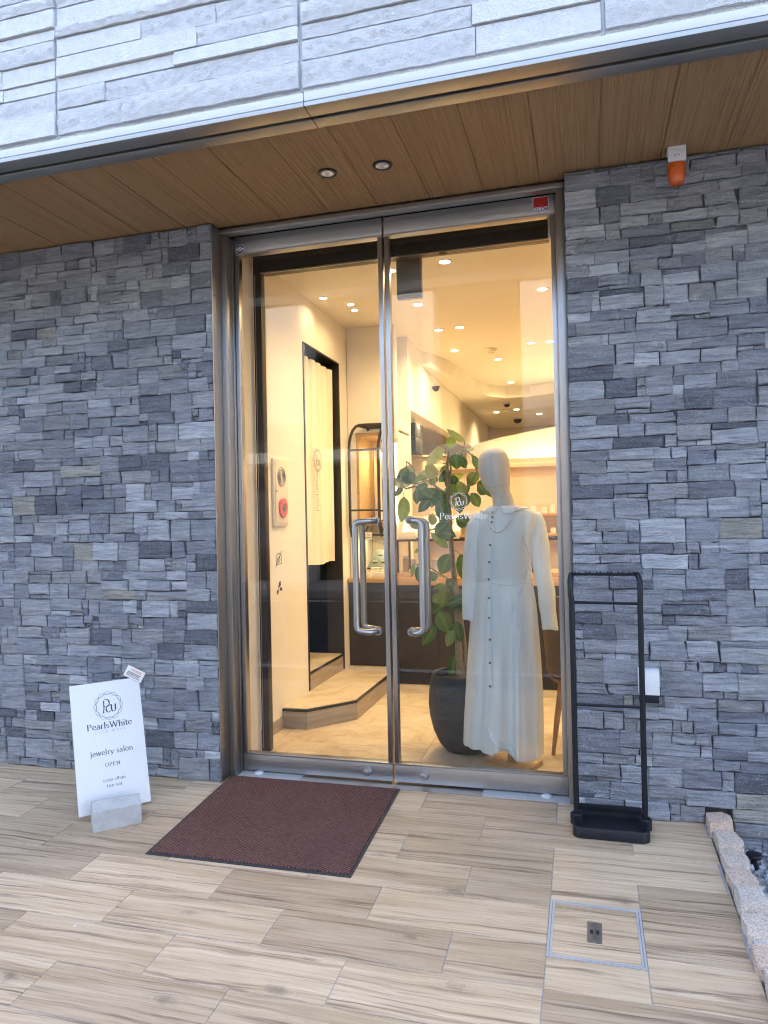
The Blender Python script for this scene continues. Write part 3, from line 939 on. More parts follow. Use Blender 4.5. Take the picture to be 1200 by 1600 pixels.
def build_wall(xa, xb, vis, label, notch=None):
    core = MB()
    if notch:
        core.box(xa, xb, YS + 0.006, 0.12, 0.06, 2.818)
        core.box(xa, notch[0], YS + 0.006, 0.12, -0.5, 0.06)
        core.box(notch[0], 0.56, YS + 0.03, 0.12, -0.5, 0.06)
        core.box(0.56, notch[1], YS + 0.006, 0.12, -0.5, 0.06)
    else:
        core.box(xa, xb, YS + 0.006, 0.12, -0.5, 2.818)
    wall = core.obj("stone_wall", "mortar")
    tag(wall, label, "wall")
    if notch:
        st = lay_stones(xa, xb, 0.062, 2.814) + lay_stones(xa, notch[0], -0.010, 0.062) + lay_stones(0.562, xb, -0.16, 0.062, 0.111)
    else:
        st = lay_stones(xa, xb, -0.0085, 2.814)
    inv = [s for s in st if s[1] > vis[0] and s[0] < vis[1]]
    inv.sort(key=lambda s: -(s[1] - s[0]) * (s[3] - s[2]))
    big = set(inv[:298])
    rest = MB()
    for s in st:
        colr = stone_colour()
        slant = 0.016 if (s[1] - s[0]) > .08 and random.random() < .24 else 0.0
        if s in big:
            m = MB(); m.cur = colr
            stone_mesh(m, s, slant)
            m.obj("stone", "slate", wall)
        else:
            rest.cur = colr
            stone_mesh(rest, s, slant)
    r = rest.obj("small_stones", "slate", wall)
    r["kind"] = "stuff"
    return wall

# ================================================================ UPPER FACADE AND SOFFIT
def build_upper():
    root = thing("upper_storey", (-0.9, -1.0, 2.86), "projecting upper storey faced with white split-stone relief panels above the entrance", "building front")
    YF = -1.0
    MB().box(-7, 7, -0.95, 12.5, 3.02, 17.0).obj("unseen_upper_mass", "white_cladding", root, (-0.9, -0.9, 6))  # unseen bulk of the building, height raised to shade the street
    joints = [-0.971 + 1.0625 * k for k in range(-5, 6)]
    zr = [2.884, 2.985, 3.062, 3.118, 3.198, 3.276, 3.325, 3.405, 3.462, 3.545, 3.62, 3.70, 3.79]
    for k in range(len(joints) - 1):
        a, b = joints[k] + 0.006, joints[k + 1] - 0.006
        base = MB().box(a, b, YF + 0.004, -0.952, 2.875, 3.80)
        pan = base.obj("siding_panel", "siding", root, ((a + b) / 2, YF, 3.3))
        for i in range(len(zr) - 1):
            z0, z1 = zr[i], zr[i + 1]
            n = random.choice((1, 2, 2, 3))
            cuts = sorted([random.uniform(.18, .82) for _ in range(n - 1)])
            cuts = [0] + [c for q, c in enumerate(cuts) if q == 0 or c - cuts[q - 1] > .15] + [1]
            for q in range(len(cuts) - 1):
                xa, xb = a + (b - a) * cuts[q], a + (b - a) * cuts[q + 1]
                split = random.random() < .6
                d = random.uniform(0.006, 0.026)
                under = random.uniform(0.0, 0.008)
                za, zb = z0 + 0.002 + under * .4, z1 - random.uniform(0.0004, 0.003)
                nx = max(8, int((xb - xa) / 0.016)); nz = 6 if split else 3
                ph = random.uniform(0, 50)
                if split: nz = 7
                def face(u, v, xa=xa, xb=xb, za=za, zb=zb, d=d, split=split, ph=ph):
                    x = xa + 0.0015 + (xb - xa - 0.003) * u
                    z = za + (zb - za) * v
                    if split:
                        y = d * (0.60 + 0.16 * sin(v * 3.1) ) + (0.0030 * (sin(x * 71 + ph) * sin(z * 133 + ph * 2) + sin(x * 157 + z * 90 + ph)) + random.uniform(-.0030, .0030)) * (0.15 + sin(pi * v))
                        y += 0.001 * sin(x * 23 + ph)
                        z += 0.0012 * sin(x * 37 + ph) * (1 - v) + random.uniform(-.0005, .0005)
                    else:
                        y = d * 0.75 - (v * 0.004) + random.uniform(-.0008, .0008)
                    return (x, YF - y, z)
                m = MB()
                m.grid(face, nx, nz, True)
                # return edges back to the panel
                top = [face(i2 / nx, 1.0) for i2 in range(nx + 1)]
                o = len(m.v) - (nx + 1) * (nz + 1)
                def skirt(idx):
                    o2 = len(m.v)
                    m.v += [(m.v[i3][0], YF + 0.006, m.v[i3][2]) for i3 in idx]
                    for q3 in range(len(idx) - 1):
                        m.f.append((idx[q3], idx[q3 + 1], o2 + q3 + 1, o2 + q3)); m.sm.append(False); m.tone.append(None)
                W = nx + 1
                skirt([i3 for i3 in range(W)])
                skirt([nz * W + i3 for i3 in range(W)])
                skirt([j3 * W for j3 in range(nz + 1)])
                skirt([j3 * W + nx for j3 in range(nz + 1)])
                m.obj("relief_strip", "siding_split" if split else "siding", pan, ((xa + xb) / 2, YF, (za + zb) / 2), sharp=45)
    for x in joints:
        MB().box(x - 0.0058, x + 0.0058, YF + 0.002, -0.953, 2.877, 3.80).obj("joint_sealant", "sealant", root, (x, YF, 3.3))
    # flashing: thin light metal drip along the foot of the panels
    for a, b in ((-7.0, -0.9615), (-0.9585, 7.0)):
        f = MB()
        f.box(a, b, -1.012, -0.955, 2.834, 2.866, 0.0015)
        f.obj("flashing", "flashing", root, ((a + b) / 2, -1.0, 2.85))
        # fascia: two flat metal strips seen from below with a dark slot between
        MB().box(a, b, -1.010, -0.937, 2.816, 2.8335, 0.001).obj("fascia_strip", "fascia_metal", root, ((a + b) / 2, -0.97, 2.82))
        MB().box(a, b, -0.922, -0.864, 2.812, 2.8335, 0.001).obj("fascia_strip", "fascia_metal", root, ((a + b) / 2, -0.89, 2.82))
    MB().box(-7.0, 7.0, -0.9365, -0.9225, 2.826, 2.86).obj("fascia_slot", "gap_black", root, (0, -0.93, 2.83))
    # soffit
    sof = thing("wood_soffit", (-0.9, -0.5, 2.83), "warm brown grooved wood-grain soffit under the projecting upper storey", "soffit")
    MB().box(-7, 7, -0.95, 0.10, 2.8338, 3.018).obj("soffit_backing", "soffit_wood", sof, (0, -0.45, 2.9))
    x0 = -0.936
    bw = 0.2557
    meshes = None
    for k in range(-22, 27):
        a, b = x0 + bw * k + 0.0008, x0 + bw * (k + 1) - 0.0008
        if meshes is None:
            w2 = (b - a) / 2
            prof = [(-w2, 0.0), (-w2 + 0.0035, -0.0), (-w2 + 0.0055, -0.0032), (w2 - 0.0012, -0.0032), (w2, -0.0018), (w2, 0.008), (-w2, 0.008)]
            m = MB()
            n = len(prof)
            vs = [(x, -0.378, z) for x, z in prof] + [(x, 0.378, z) for x, z in prof]
            m.add(vs, [tuple(range(n)), tuple(reversed(range(n, 2 * n)))] + [(i, n + i, n + (i + 1) % n, (i + 1) % n) for i in range(n)])
            meshes = m.mesh("soffit_board", "soffit_wood")
        ob = bpy.data.objects.new("soffit_board", meshes)
        COL.objects.link(ob)
        ob.parent = sof
        ob.location = Vector(((a + b) / 2, -0.486, 2.8255)) - sof.location
    # downlights in the soffit (unlit)
    dl = None
    for x, y, lb in ((-1.055, -0.497, "unlit round downlight with mirror reflector in the soffit, nearer the street corner of the pair on the left"), (-0.808, -0.490, "unlit round downlight with mirror reflector in the soffit, right one of the pair")):
        r = thing("downlight", (x, y, 2.821), "unlit recessed downlight with chrome reflector, " + ("left" if x < -1 else "right") + " one of the pair in the wood soffit", "downlight", "unlit downlights in the soffit")
        MB().lathe([(0.030, 0.004), (0.031, -0.003), (0.040, -0.0045), (0.0425, -0.002), (0.0425, 0.001)], (x, y, 2.8205), 28, False, False).obj("trim_ring", "black_paint", r, (x, y, 2.8205))
        MB().lathe([(0.030, -0.002), (0.0255, 0.0), (0.0255, -0.001), (0.020, -0.0005), (0.008, 0.0012)], (x, y, 2.8190), 24, False, True).obj("reflector_rim", "flashing", r, (x, y, 2.819))
        mb = MB()
        for i in range(12):
            a0, a1 = 2 * pi * i / 12, 2 * pi * (i + 1) / 12
            mb.add([(x + 0.0245 * cos(a0), y + 0.0245 * sin(a0), 2.8165), (x + 0.0245 * cos(a1), y + 0.0245 * sin(a1), 2.8165), (x + 0.008 * cos(a1), y + 0.008 * sin(a1), 2.8188), (x + 0.008 * cos(a0), y + 0.008 * sin(a0), 2.8188)], [(0, 1, 2, 3)])
        mb.obj("reflector", "reflector", r, (x, y, 2.818), sharp=0)

# ================================================================ ENTRANCE
def build_entrance():
    root = thing("glass_entrance", (-0.94, 0, 0), "tall double glass entrance door in a brushed steel frame between the stone walls", "entrance door")
    XL, XR = -1.761, -0.098
    # frame
    fr = MB()
    fr.box(-1.7985, -1.7945, -0.186, -0.096, -0.012, 2.81)               # lining of the stone edge
    fr.obj("stone_edge_trim", "frame_steel", root, (-1.797, -0.14, 1.4))
    lj = MB()
    lj.box(-1.7940, XL, -0.098, -0.040, -0.006, 2.787, 0.002)
    lj.obj("jamb", "frame_steel", root, (-1.78, -0.05, 1.4))
    lj = MB()
    lj.box(-1.7940, XL + 0.006, -0.037, 0.030, -0.003, 2.787, 0.0015)
    lj.obj("jamb_stop", "frame_steel", root, (-1.78, 0, 1.4))
    rj = MB().box(XR, -0.0605, -0.100, -0.040, -0.006, 2.787, 0.002)
    rj.obj("jamb", "frame_steel", root, (-0.08, -0.05, 1.4))
    rj = MB().box(XR - 0.006, -0.0605, -0.037, 0.030, -0.003, 2.787, 0.0015)
    rj.obj("jamb_stop", "frame_steel", root, (-0.08, 0, 1.4))
    MB().box(-1.794, -0.0605, -0.105, -0.060, 2.789, 2.8155, 0.002).obj("head", "frame_steel", root, (-0.93, -0.08, 2.8))
    MB().box(-1.794, -0.0605, -0.058, -0.026, 2.800, 2.8155, 0.0015).obj("head_strip", "frame_steel", root, (-0.93, -0.04, 2.8))
    MB().box(-1.794, -0.0605, -0.024, 0.06, 2.806, 2.90).obj("head_recess", "gap_black", root, (-0.93, 0.0, 2.85))
    # threshold plates
    for a, b, mt in ((-1.760, -1.42, "concrete"), (-1.418, -0.50, "steel_rail"), (-0.498, -0.29, "concrete"), (-0.288, -0.099, "concrete")):
        m = MB()
        vs = [(a, -0.0895, gz(-0.09)), (b, -0.0895, gz(-0.09)), (b, 0.06, 0.0), (a, 0.06, 0.0)]
        vs += [(x, y, z - 0.02) for x, y, z in vs]
        m.add(vs, [(0, 1, 2, 3), (4, 7, 6, 5), (0, 4, 5, 1), (1, 5, 6, 2), (2, 6, 7, 3), (3, 7, 4, 0)])
        m.obj("threshold_plate", "sill_stone" if mt == "concrete" else mt, root, ((a + b) / 2, -0.04, -0.005))
    for x in (-1.66, -0.205):
        MB().lathe([(0.0, 0.006), (0.016, 0.006), (0.024, 0.002), (0.024, -0.004)], (x, -0.036, 0.001), 20, False, False).obj("pivot_cap", "white_plastic", root, (x, -0.036, 0))
    ZB, ZT = 0.006, 2.797
    for side, (x0, x1) in ((-1, (-1.752, -0.9455)), (1, (-0.9345, -0.106))):
        leaf = bpy.data.objects.new("door_leaf", None)
        leaf.empty_display_size = 0.1
        COL.objects.link(leaf)
        leaf.parent = root
        leaf.location = Vector(((x0 + x1) / 2, 0, 0)) - root.location
        MB().box(x0 + 0.010, x1 - 0.010, -0.006, 0.006, 0.085, 2.712).obj("pane", "glass", leaf, ((x0 + x1) / 2, 0, 1.4))
        MB().box(x0, x1, -0.0225, 0.0225, 2.712, ZT, 0.0012).obj("top_rail", "steel_rail", leaf, ((x0 + x1) / 2, 0, 2.75))
        MB().box(x0 + 0.002, x1 - 0.002, -0.0265, 0.0265, 2.7035, 2.7115, 0.001).obj("glazing_bead", "steel_polished", leaf, ((x0 + x1) / 2, 0, 2.70))
        MB().box(x0, x1, -0.0225, 0.0225, ZB, 0.087, 0.0012).obj("bottom_rail", "steel_rail", leaf, ((x0 + x1) / 2, 0, 0.05))
        MB().box(x0 + 0.002, x1 - 0.002, -0.0240, 0.0240, 0.0875, 0.0955, 0.001).obj("glazing_bead", "steel_polished", leaf, ((x0 + x1) / 2, 0, 0.09))
        for e, wd in ((x0, 0.0225), (x1, -0.0225)):
            a, b = min(e, e + wd), max(e, e + wd)
            MB().box(a, b, -0.0205, 0.0205, 0.0960, 2.7030, 0.0012).obj("stile", "steel", leaf, ((a + b) / 2, 0, 1.4))
        # pull handles, one outside and one inside
        mx = -1.012 if side < 0 else -0.838
        tx = mx - 0.092 if side < 0 else mx + 0.070
        sg = -1 if side < 0 else 1
        h = MB()
        for dr in (-1, 1):
            yo = 0.062 * dr
            pts = [(mx, 0.007 * dr, 1.292), (mx + sg * 0.012, yo * .55, 1.292), (mx + sg * 0.030, yo * .9, 1.292), (mx + (tx - mx) * .62, yo, 1.289)]
            pts += [(tx - sg * 0.028 * (1 - sin(a)), yo, 1.262 + 0.027 * cos(a)) for a in (0.35, 0.75, 1.15, 1.57)]
            low = [(p[0], p[1], 0.742 - (p[2] - 1.292) ) for p in reversed(pts)]
            h = MB().tube(pts + low, 0.0155, 14)
            h.lathe([(0.021, -0.004), (0.021, 0.004)], (0, 0, 0), 16)
            n = 32
            ro = Matrix.Translation((mx, 0.0085 * dr, 1.292)) @ Matrix.Rotation(pi / 2, 4, 'X')
            for i in range(len(h.v) - n, len(h.v)):
                h.v[i] = tuple(ro @ Vector(h.v[i]))
            h.lathe([(0.021, -0.004), (0.021, 0.004)], (0, 0, 0), 16)
            ro = Matrix.Translation((mx, 0.0085 * dr, 0.742)) @ Matrix.Rotation(pi / 2, 4, 'X')
            for i in range(len(h.v) - n, len(h.v)):
                h.v[i] = tuple(ro @ Vector(h.v[i]))
            h.obj("handle", "steel_polished", leaf, (tx, yo, 1.0))
        lx = -1.074 if side < 0 else -0.786
        k = MB().lathe([(0.0, 0.030), (0.006, 0.030), (0.0075, 0.027), (0.017, 0.025), (0.0195, 0.018), (0.021, 0.0)], (0, 0, 0), 24, True, False)
        k.xf(Matrix.Translation((lx, -0.0225, 0.045)) @ Matrix.Rotation(pi / 2, 4, 'X'))
        k.obj("lock_cylinder", "steel_polished", leaf, (lx, -0.03, 0.045))
        if side > 0:
            fr_ = lambda u, v: (-0.4655 + u, -0.0064, 1.3135 + v)
            emblem_mb(0.044, lambda u, v: (-0.590 + u, -0.0064, 1.378 + v), None, 0.014).obj("emblem", "vinyl_white", leaf, (-0.47, -0.0064, 1.38), recalc=False)
            text_mb("PearlsWhite", 0.046, lambda u, v: (-0.570 + u, -0.0064, 1.292 + v), 0.095, 0.035).obj("lettering", "vinyl_white", leaf, (-0.47, -0.0064, 1.3), recalc=False)
        # stop and latch at the head
        MB().box(x1 - 0.032 if side < 0 else x1 - 0.036, x1 - 0.024, 0.008, 0.03, 2.60 if side < 0 else 2.61, 2.7030, 0.001).obj("latch_guide", "steel_polished", leaf, (x1 - .03, .02, 2.65))
    # stickers
    st = thing("round_sticker", (-1.718, -0.0235, 2.733), "small round dark blue and white sticker on the steel top rail at the left", "sticker")
    def disc(r, y, name, mt, r0=0.0, seg=24):
        m = MB()
        m.add([(-1.718 + r * cos(2 * pi * i / seg), y, 2.733 + r * sin(2 * pi * i / seg)) for i in range(seg)], [tuple(range(seg))])
        m.obj(name, mt, st, (-1.718, y, 2.733), recalc=False)
    disc(0.0215, -0.0232, "badge", "vinyl_white"); disc(0.0195, -0.0236, "badge_ring", "ink_blue")
    disc(0.0115, -0.0240, "badge_centre", "vinyl_white")
    MB().box(-1.7365, -1.6995, -0.0245, -0.0242, 2.729, 2.737).obj("badge_band", "vinyl_white", st, (-1.718, -0.0243, 2.733))
    MB().box(-1.7285, -1.7075, -0.0249, -0.0246, 2.7305, 2.7355).obj("badge_print", "ink_blue", st, (-1.718, -0.0248, 2.733))
    ss = thing("security_sticker", (-0.172, -0.0235, 2.768), "red security company sticker with blue lettering on the steel rail at the upper right", "sticker")
    MB().box(-0.2065, -0.1355, -0.0236, -0.0226, 2.7225, 2.7915).obj("backing", "vinyl_white", ss, (-0.17, -0.0231, 2.757))
    MB().box(-0.2045, -0.1375, -0.0242, -0.0237, 2.744, 2.7895).obj("red_field", "sticker_red", ss, (-0.17, -0.024, 2.767))
    text_mb("SECOM", 0.0205, lambda u, v: (-0.171 + u, -0.0240, 2.727 + v), 0.16, 0.12).obj("lettering", "ink_blue", ss, (-0.171, -0.024, 2.73), recalc=False)
    MB().box(-0.183, -0.160, -0.0246, -0.0243, 2.7535, 2.7555).obj("print_line", "ink_red", ss, (-0.17, -0.0245, 2.754))
    MB().box(-0.2045, -0.1375, -0.0240, -0.0237, 2.7235, 2.7252).obj("red_rule", "sticker_red", ss, (-0.17, -0.0239, 2.724))

# ================================================================ SHOP INTERIOR
ZC = 2.87
def build_room():
    # floor: stone tiles on a joint bed
    bed = MB().box(-3.3, 2.4, 0.061, 8.6, -0.3, -0.003)
    fl = bed.obj("shop_floor", "floor_joint"); tag(fl, None, None, kind="structure")
    cache = {}
    for i in range(-3, 4):
        for j in range(0, 8):
            x0, x1 = -0.885 + 0.90 * i, -0.885 + 0.90 * (i + 1)
            y0, y1 = 0.06 + 0.9 * j - 0.45 * (i % 2), 0.96 + 0.9 * j - 0.45 * (i % 2)
            x0, x1, y0, y1 = max(x0, -1.866), min(x1, 2.2), max(y0, 0.062), min(y1, 8.4)
            if x1 - x0 < .02 or y1 - y0 < .02: continue
            k = (round(x1 - x0, 3), round(y1 - y0, 3))
            if k not in cache:
                m = MB().box(-k[0] / 2 + .0012, k[0] / 2 - .0012, -k[1] / 2 + .0012, k[1] / 2 - .0012, -0.01, 0.0)
                cache[k] = m.mesh("floor_tile", "floor_stone")
            ob = bpy.data.objects.new("floor_tile", cache[k])
            COL.objects.link(ob); ob.parent = fl
            ob.location = Vector(((x0 + x1) / 2, (y0 + y1) / 2, 0)) - fl.location
    def st(name, mb, mt):
        return tag(mb.obj(name, mt), None, None, kind="structure")
    # left wall with a tall opening
    m = MB()
    m.box(-1.985, -1.865, 0.12, 1.195, 0.0, ZC); m.box(-1.985, -1.865, 1.195, 1.945, 2.535, ZC)
    m.box(-1.985, -1.865, 1.945, 2.155, 0.0, ZC)
    lw = st("wall_left", m, "plaster")
    sk = MB().box(-1.864, -1.857, 0.342, 0.735, 0.0, 0.075).obj("skirting", "riser_vinyl", lw, (-1.86, .5, .04))
    st("wall_front_return", MB().box(-1.90, -1.797, 0.032, 0.286, 0.0, ZC), "plaster")
    st("wall_front_inner", MB().box(-0.058, 2.2, 0.125, 0.16, 0.0, ZC), "plaster")
    st("wall_above_door", MB().box(-1.985, 2.2, 0.07, 0.12, 2.823, 3.0), "plaster")
    # partition with an alcove
    m = MB()
    m.box(-1.864, -1.453, 2.16, 2.22, 2.005, ZC)
    m.box(-1.864, -1.800, 2.16, 2.22, 0.10, 2.005)
    m.box(-1.478, -1.453, 2.16, 2.60, 0.10, 2.005)
    m.box(-1.80, -1.478, 2.16, 2.60, 0.10, 0.79)
    m.box(-1.864, -1.453, 2.602, 2.66, 0.10, ZC)
    m.box(-1.864, -1.453, 2.222, 2.60, 2.03, 2.10)
    m.box(-1.864, -1.802, 2.222, 2.60, 0.10, 2.03)
    st("wall_partition", m, "plaster")
    st("wall_bulkhead", MB().box(-1.56, -1.4535, 2.662, 7.9, 2.25, ZC), "plaster")
    st("ceiling", MB().box(-1.985, 2.2, 0.12, 8.4, ZC, ZC + 0.1), "plaster_ceiling")
    low = MB()
    arcp = [(-1.4525, 3.15), (-1.40, 3.25), (-1.30, 3.6), (-1.225, 4.17), (-1.185, 4.75), (-1.08, 5.12), (-0.905, 5.34), (-0.62, 5.36), (-0.33, 5.24), (0.3, 4.9), (2.19, 3.9), (2.19, 8.35), (-1.4525, 8.35)]
    low.prism(arcp, 2.735, ZC - 0.002)
    st("ceiling_drop", low, "plaster_ceiling")
    st("ceiling_side_room", MB().box(-3.3, -1.562, 2.662, 8.4, 2.52, 2.60), "plaster_ceiling")
    m = MB()
    m.box(2.2, 2.3, 0.12, 8.5, 0, ZC); m.box(-3.3, 2.3, 8.4, 8.5, 0, ZC)
    st("wall_back", m, "plaster")
    m = MB()
    st("wall_far_left", MB().box(-3.3, -3.2, 2.662, 8.5, 0, ZC), "plaster")
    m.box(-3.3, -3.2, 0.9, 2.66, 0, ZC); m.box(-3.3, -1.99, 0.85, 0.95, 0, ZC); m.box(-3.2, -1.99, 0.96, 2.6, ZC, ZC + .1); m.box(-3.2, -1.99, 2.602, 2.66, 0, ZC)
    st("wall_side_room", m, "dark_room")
    # raised floors: a low platform and a higher doorway floor
    pl = thing("entry_platform", (-1.66, 1.4, 0), "low angled stone-topped platform with dark nosing along the left interior wall", "platform")
    P = [(-1.8645, 0.735), (-1.700, 0.738), (-1.462, 1.02), (-1.458, 2.155), (-1.8645, 2.155)]
    MB().prism(P, 0.0, 0.106).obj("riser", "riser_vinyl", pl, (-1.66, 1.4, 0.05))
    MB().prism([(x, y) for x, y in P], 0.1065, 0.121).obj("nosing", "inner_frame", pl, (-1.66, 1.4, 0.11))
    Q = [(-1.8640, 0.750), (-1.706, 0.753), (-1.474, 1.026), (-1.470, 2.154), (-1.8640, 2.154)]
    MB().prism(Q, 0.1215, 0.1245).obj("tread", "floor_stone", pl, (-1.66, 1.4, 0.12))
    up = thing("doorway_step", (-2.2, 1.57, 0.12), "second step of stone with dark edge inside the curtained doorway", "step")
    MB().box(-3.19, -1.8665, 1.21, 1.935, 0.0, 0.232).obj("riser", "riser_vinyl", up, (-2.2, 1.57, .2))
    MB().box(-3.19, -1.862, 1.21, 1.935, 0.2325, 0.245).obj("nosing", "inner_frame", up, (-1.9, 1.57, .24))
    MB().box(-3.19, -1.874, 1.211, 1.934, 0.2455, 0.248).obj("tread", "floor_stone", up, (-2.3, 1.57, .247))
    # black doorway lining
    df = thing("doorway_frame", (-1.92, 1.57, 0.25), "black lined doorway opening in the left interior wall", "doorway")
    MB().box(-1.990, -1.858, 1.193, 1.2085, 0.125, 2.5295).obj("jamb", "inner_frame", df, (-1.92, 1.2, 1.3))
    MB().box(-1.990, -1.858, 1.9355, 1.950, 0.125, 2.5295).obj("jamb", "dark_brown", df, (-1.92, 1.94, 1.3))
    MB().box(-1.990, -1.858, 1.193, 1.950, 2.530, 2.542).obj("head", "inner_frame", df, (-1.92, 1.57, 2.54))
    # inner black portal behind the glass doors
    ip = thing("inner_portal", (-0.95, 0.31, 0), "black metal inner portal with deep header just behind the glass doors", "door frame")
    MB().box(-1.7955, -1.748, 0.288, 0.340, 0.001, 2.86, 0.002).obj("post", "inner_frame", ip, (-1.77, .31, 1.4))
    MB().box(-1.786, -1.782, 0.285, 0.2875, 0.02, 2.70).obj("post_line", "steel", ip, (-1.784, .286, 1.4))
    MB().box(-1.7475, -0.150, 0.288, 0.360, 2.712, 2.860, 0.002).obj("header", "inner_frame", ip, (-.95, .31, 2.78))
    MB().box(-1.7475, -0.150, 0.280, 0.2875, 2.704, 2.7115).obj("header_edge", "steel", ip, (-.95, .284, 2.71))
    MB().box(-1.7475, -0.150, 0.270, 0.2872, 2.772, 2.790).obj("header_rail", "dark_brown", ip, (-.95, .28, 2.78))
    MB().box(-0.149, -0.105, 0.288, 0.34, 2.715, 2.86).obj("end_bracket", "cream_board", ip, (-.12, .31, 2.78))
    MB().lathe([(0.0, 0), (0.018, 0), (0.022, 0.012)], (-0.70, 0.31, 2.700), 16, True, False).obj("sensor", "black_plastic", ip, (-.7, .31, 2.70))

def spot(x, y, z, e, size=150, col=(1.0, 0.665, 0.30)):
    d = bpy.data.lights.new("warm_spot_lamp", 'SPOT')
    d.energy = e; d.spot_size = radians(size); d.spot_blend = 0.9; d.color = col; d.shadow_soft_size = 0.035
    o = bpy.data.objects.new("warm_spot_lamp", d)
    COL.objects.link(o); o.location = (x, y, z)
    return o

LAMP_E = 6.9
def build_lamps():
    spots = [(-0.796, 0.883, 0), (-1.153, 0.93, 0), (-1.150, 1.692, 0), (-1.149, 2.453, 0), (-0.968, 2.434, 0), (-1.152, 3.231, 0), (-0.256, 1.632, 0), (-0.441, 3.183, 0), (-0.272, 3.196, 0),
             (-0.808, 3.768, 0), (-0.811, 5.067, 0), (0.60, 1.64, 0), (0.6, 3.2, 0), (1.5, 1.64, 0), (1.5, 3.2, 0), (0.3, 0.9, 0),
             (-1.749, 1.318, 1), (-1.613, 1.527, 1), (-1.631, 1.674, 1)]
    proto = None
    far = [(-2.3, 3.6, 2.518), (-1.75, 4.35, 2.518), (-1.68, 5.5, 2.518), (-1.90, 5.2, 2.518), (-0.86, 6.35, 2.733), (-0.60, 6.9, 2.733), (-1.15, 6.5, 2.733), (-0.35, 7.4, 2.733), (0.5, 6.2, 2.733)]
    allp = [(x, y, ZC, s) for x, y, s in spots] + [(x, y, z, 2) for x, y, z in far]
    LBL = ["lit ceiling downlight nearest the doors, beside the grey hanging panel", "lit downlight just left of the grey hanging panel, half hidden by the door stile",
           "lit downlight directly below the grey hanging panel in the picture of the ceiling", "left one of two lit downlights side by side in the second ceiling row", "right one of two lit downlights side by side in the second ceiling row",
           "lone lit downlight just below the side by side pair", "large lit downlight near the right door jamb", "left of two small lit downlights close to the right door jamb", "right of two small lit downlights close to the right door jamb",
           "lit downlight just below the white smoke detector", "lit downlight inside the curved ceiling recess above the mannequin's head"]
    LBL2 = ["leftmost of the three small downlights above the black doorway", "middle one of the three small downlights above the black doorway", "lowest of the three small downlights above the black doorway"]
    for nth, (x, y, z, s) in enumerate(allp):
        r = 0.043 if s == 0 else (0.030 if s == 1 else 0.045)
        z = z - 0.001
        root = thing("ceiling_light", (x, y, z), LBL[nth] if nth < 11 else LBL2[nth - 16] if s == 1 else "small round lit downlight set flush in the far ceiling" if s == 2 else "round lit ceiling downlight deep in the shop beyond the right jamb", "ceiling light", "lit downlights in the shop ceiling")
        MB().lathe([(r * .78, 0.0), (r * .80, -0.005), (r, -0.005), (r * 1.08, 0.0)], (x, y, z), 20, False, False).obj("rim", "white_plastic", root, (x, y, z))
        MB().lathe([(0.0, -0.002), (r * .8, -0.002)], (x, y, z), 20, False, False).obj("diffuser", "lamp_warm", root, (x, y, z), recalc=False)
        e = LAMP_E * (1.0 if s == 0 else 0.12 if s == 1 else 0.9)
        sp = spot(x, y, z - 0.012, e)
        sp.parent = root; sp.location = (0, 0, -0.012)
    # alcove strip light, upright at the edge of the alcove
    root = thing("light_strip", (-1.466, 2.15, 1.28), "glowing upright light strip at the right edge of the wall alcove", "light strip")
    MB().box(-1.4715, -1.4595, 2.146, 2.1585, 1.275, 1.905).obj("diffuser", "strip_warm", root, (-1.466, 2.15, 1.6))
    MB().box(-1.476, -1.440, 2.10, 2.1585, 1.907, 1.945).obj("bracket", "pale_wood", root, (-1.46, 2.13, 1.93))
    for x, y, z, e in ((-1.60, 2.36, 1.955, 2.6), (-1.64, 2.30, 1.24, 1.3)):  # added spots to brighten the alcove, with no fixture of their own
        s = spot(x, y, z, e, 160, (1.0, 0.80, 0.40)); s.parent = root; s.location = Vector((x, y, z)) - root.location
    # smoke detectors, cameras, hatch flap on the ceiling
    for n, (x, y, z, r) in enumerate(((-0.819, 3.302, ZC, 0.055), (-0.98, 6.3, 2.734, 0.07), (-0.30, 6.1, 2.734, 0.06))):
        root = thing("smoke_detector", (x, y, z), ("white round smoke detector in the middle of the main shop ceiling", "cream round detector on the dropped ceiling behind the dressed mannequin's head", "cream round detector on the dropped ceiling near the right door jamb")[n], "smoke detector")
        MB().lathe([(r, 0.0), (r, -0.018), (r * .8, -0.030), (r * .45, -0.032), (r * .4, -0.045), (0.0, -0.046)], (x, y, z - 0.001), 24, True, False).obj("housing", "plaster_ceiling", root, (x, y, z))
        MB().lathe([(r * .41, -0.034), (r * .42, -0.040)], (x, y, z - 0.001), 20, False, False).obj("sensor_band", "black_plastic", root, (x, y, z))
    for n, (x, y, z) in enumerate(((-1.4, 3.55, 2.60), (-0.93, 5.75, 2.734), (-0.93, 7.25, 2.734))):
        root = thing("dome_camera", (x, y, z), ("small dark dome camera on the pale bulkhead left of the doors' meeting stile reflection", "small dark dome camera on the dropped ceiling", "larger dark dome camera above the mannequin's head")[n] if n else "small dark dome camera under the main ceiling, above the rubber plant", "security camera")
        r = (0.035, 0.04, 0.065)[n]
        if n == 0:
            MB().box(-1.452, -1.40, 3.53, 3.57, 2.592, 2.602).obj("arm", "white_plastic", root, (x, y, z))
        MB().lathe([(r * 1.1, 0), (r * 1.1, -0.016), (r * .95, -0.018)], (x, y, z - .001), 20, True, True).obj("mount", "white_plastic" if n else "black_plastic", root, (x, y, z))
        MB().lathe([(r * .94, -0.019)] + [(r * .94 * cos(a), -0.019 - r * .9 * sin(a)) for a in (.3, .6, .9, 1.2, 1.5)], (x, y, z - .001), 20, True, True).obj("dome", "far_glass", root, (x, y, z))
    root = thing("ceiling_sign", (-0.98, 0.56, 2.80), "blank grey square panel hanging from the shop ceiling behind the right door", "hanging panel")
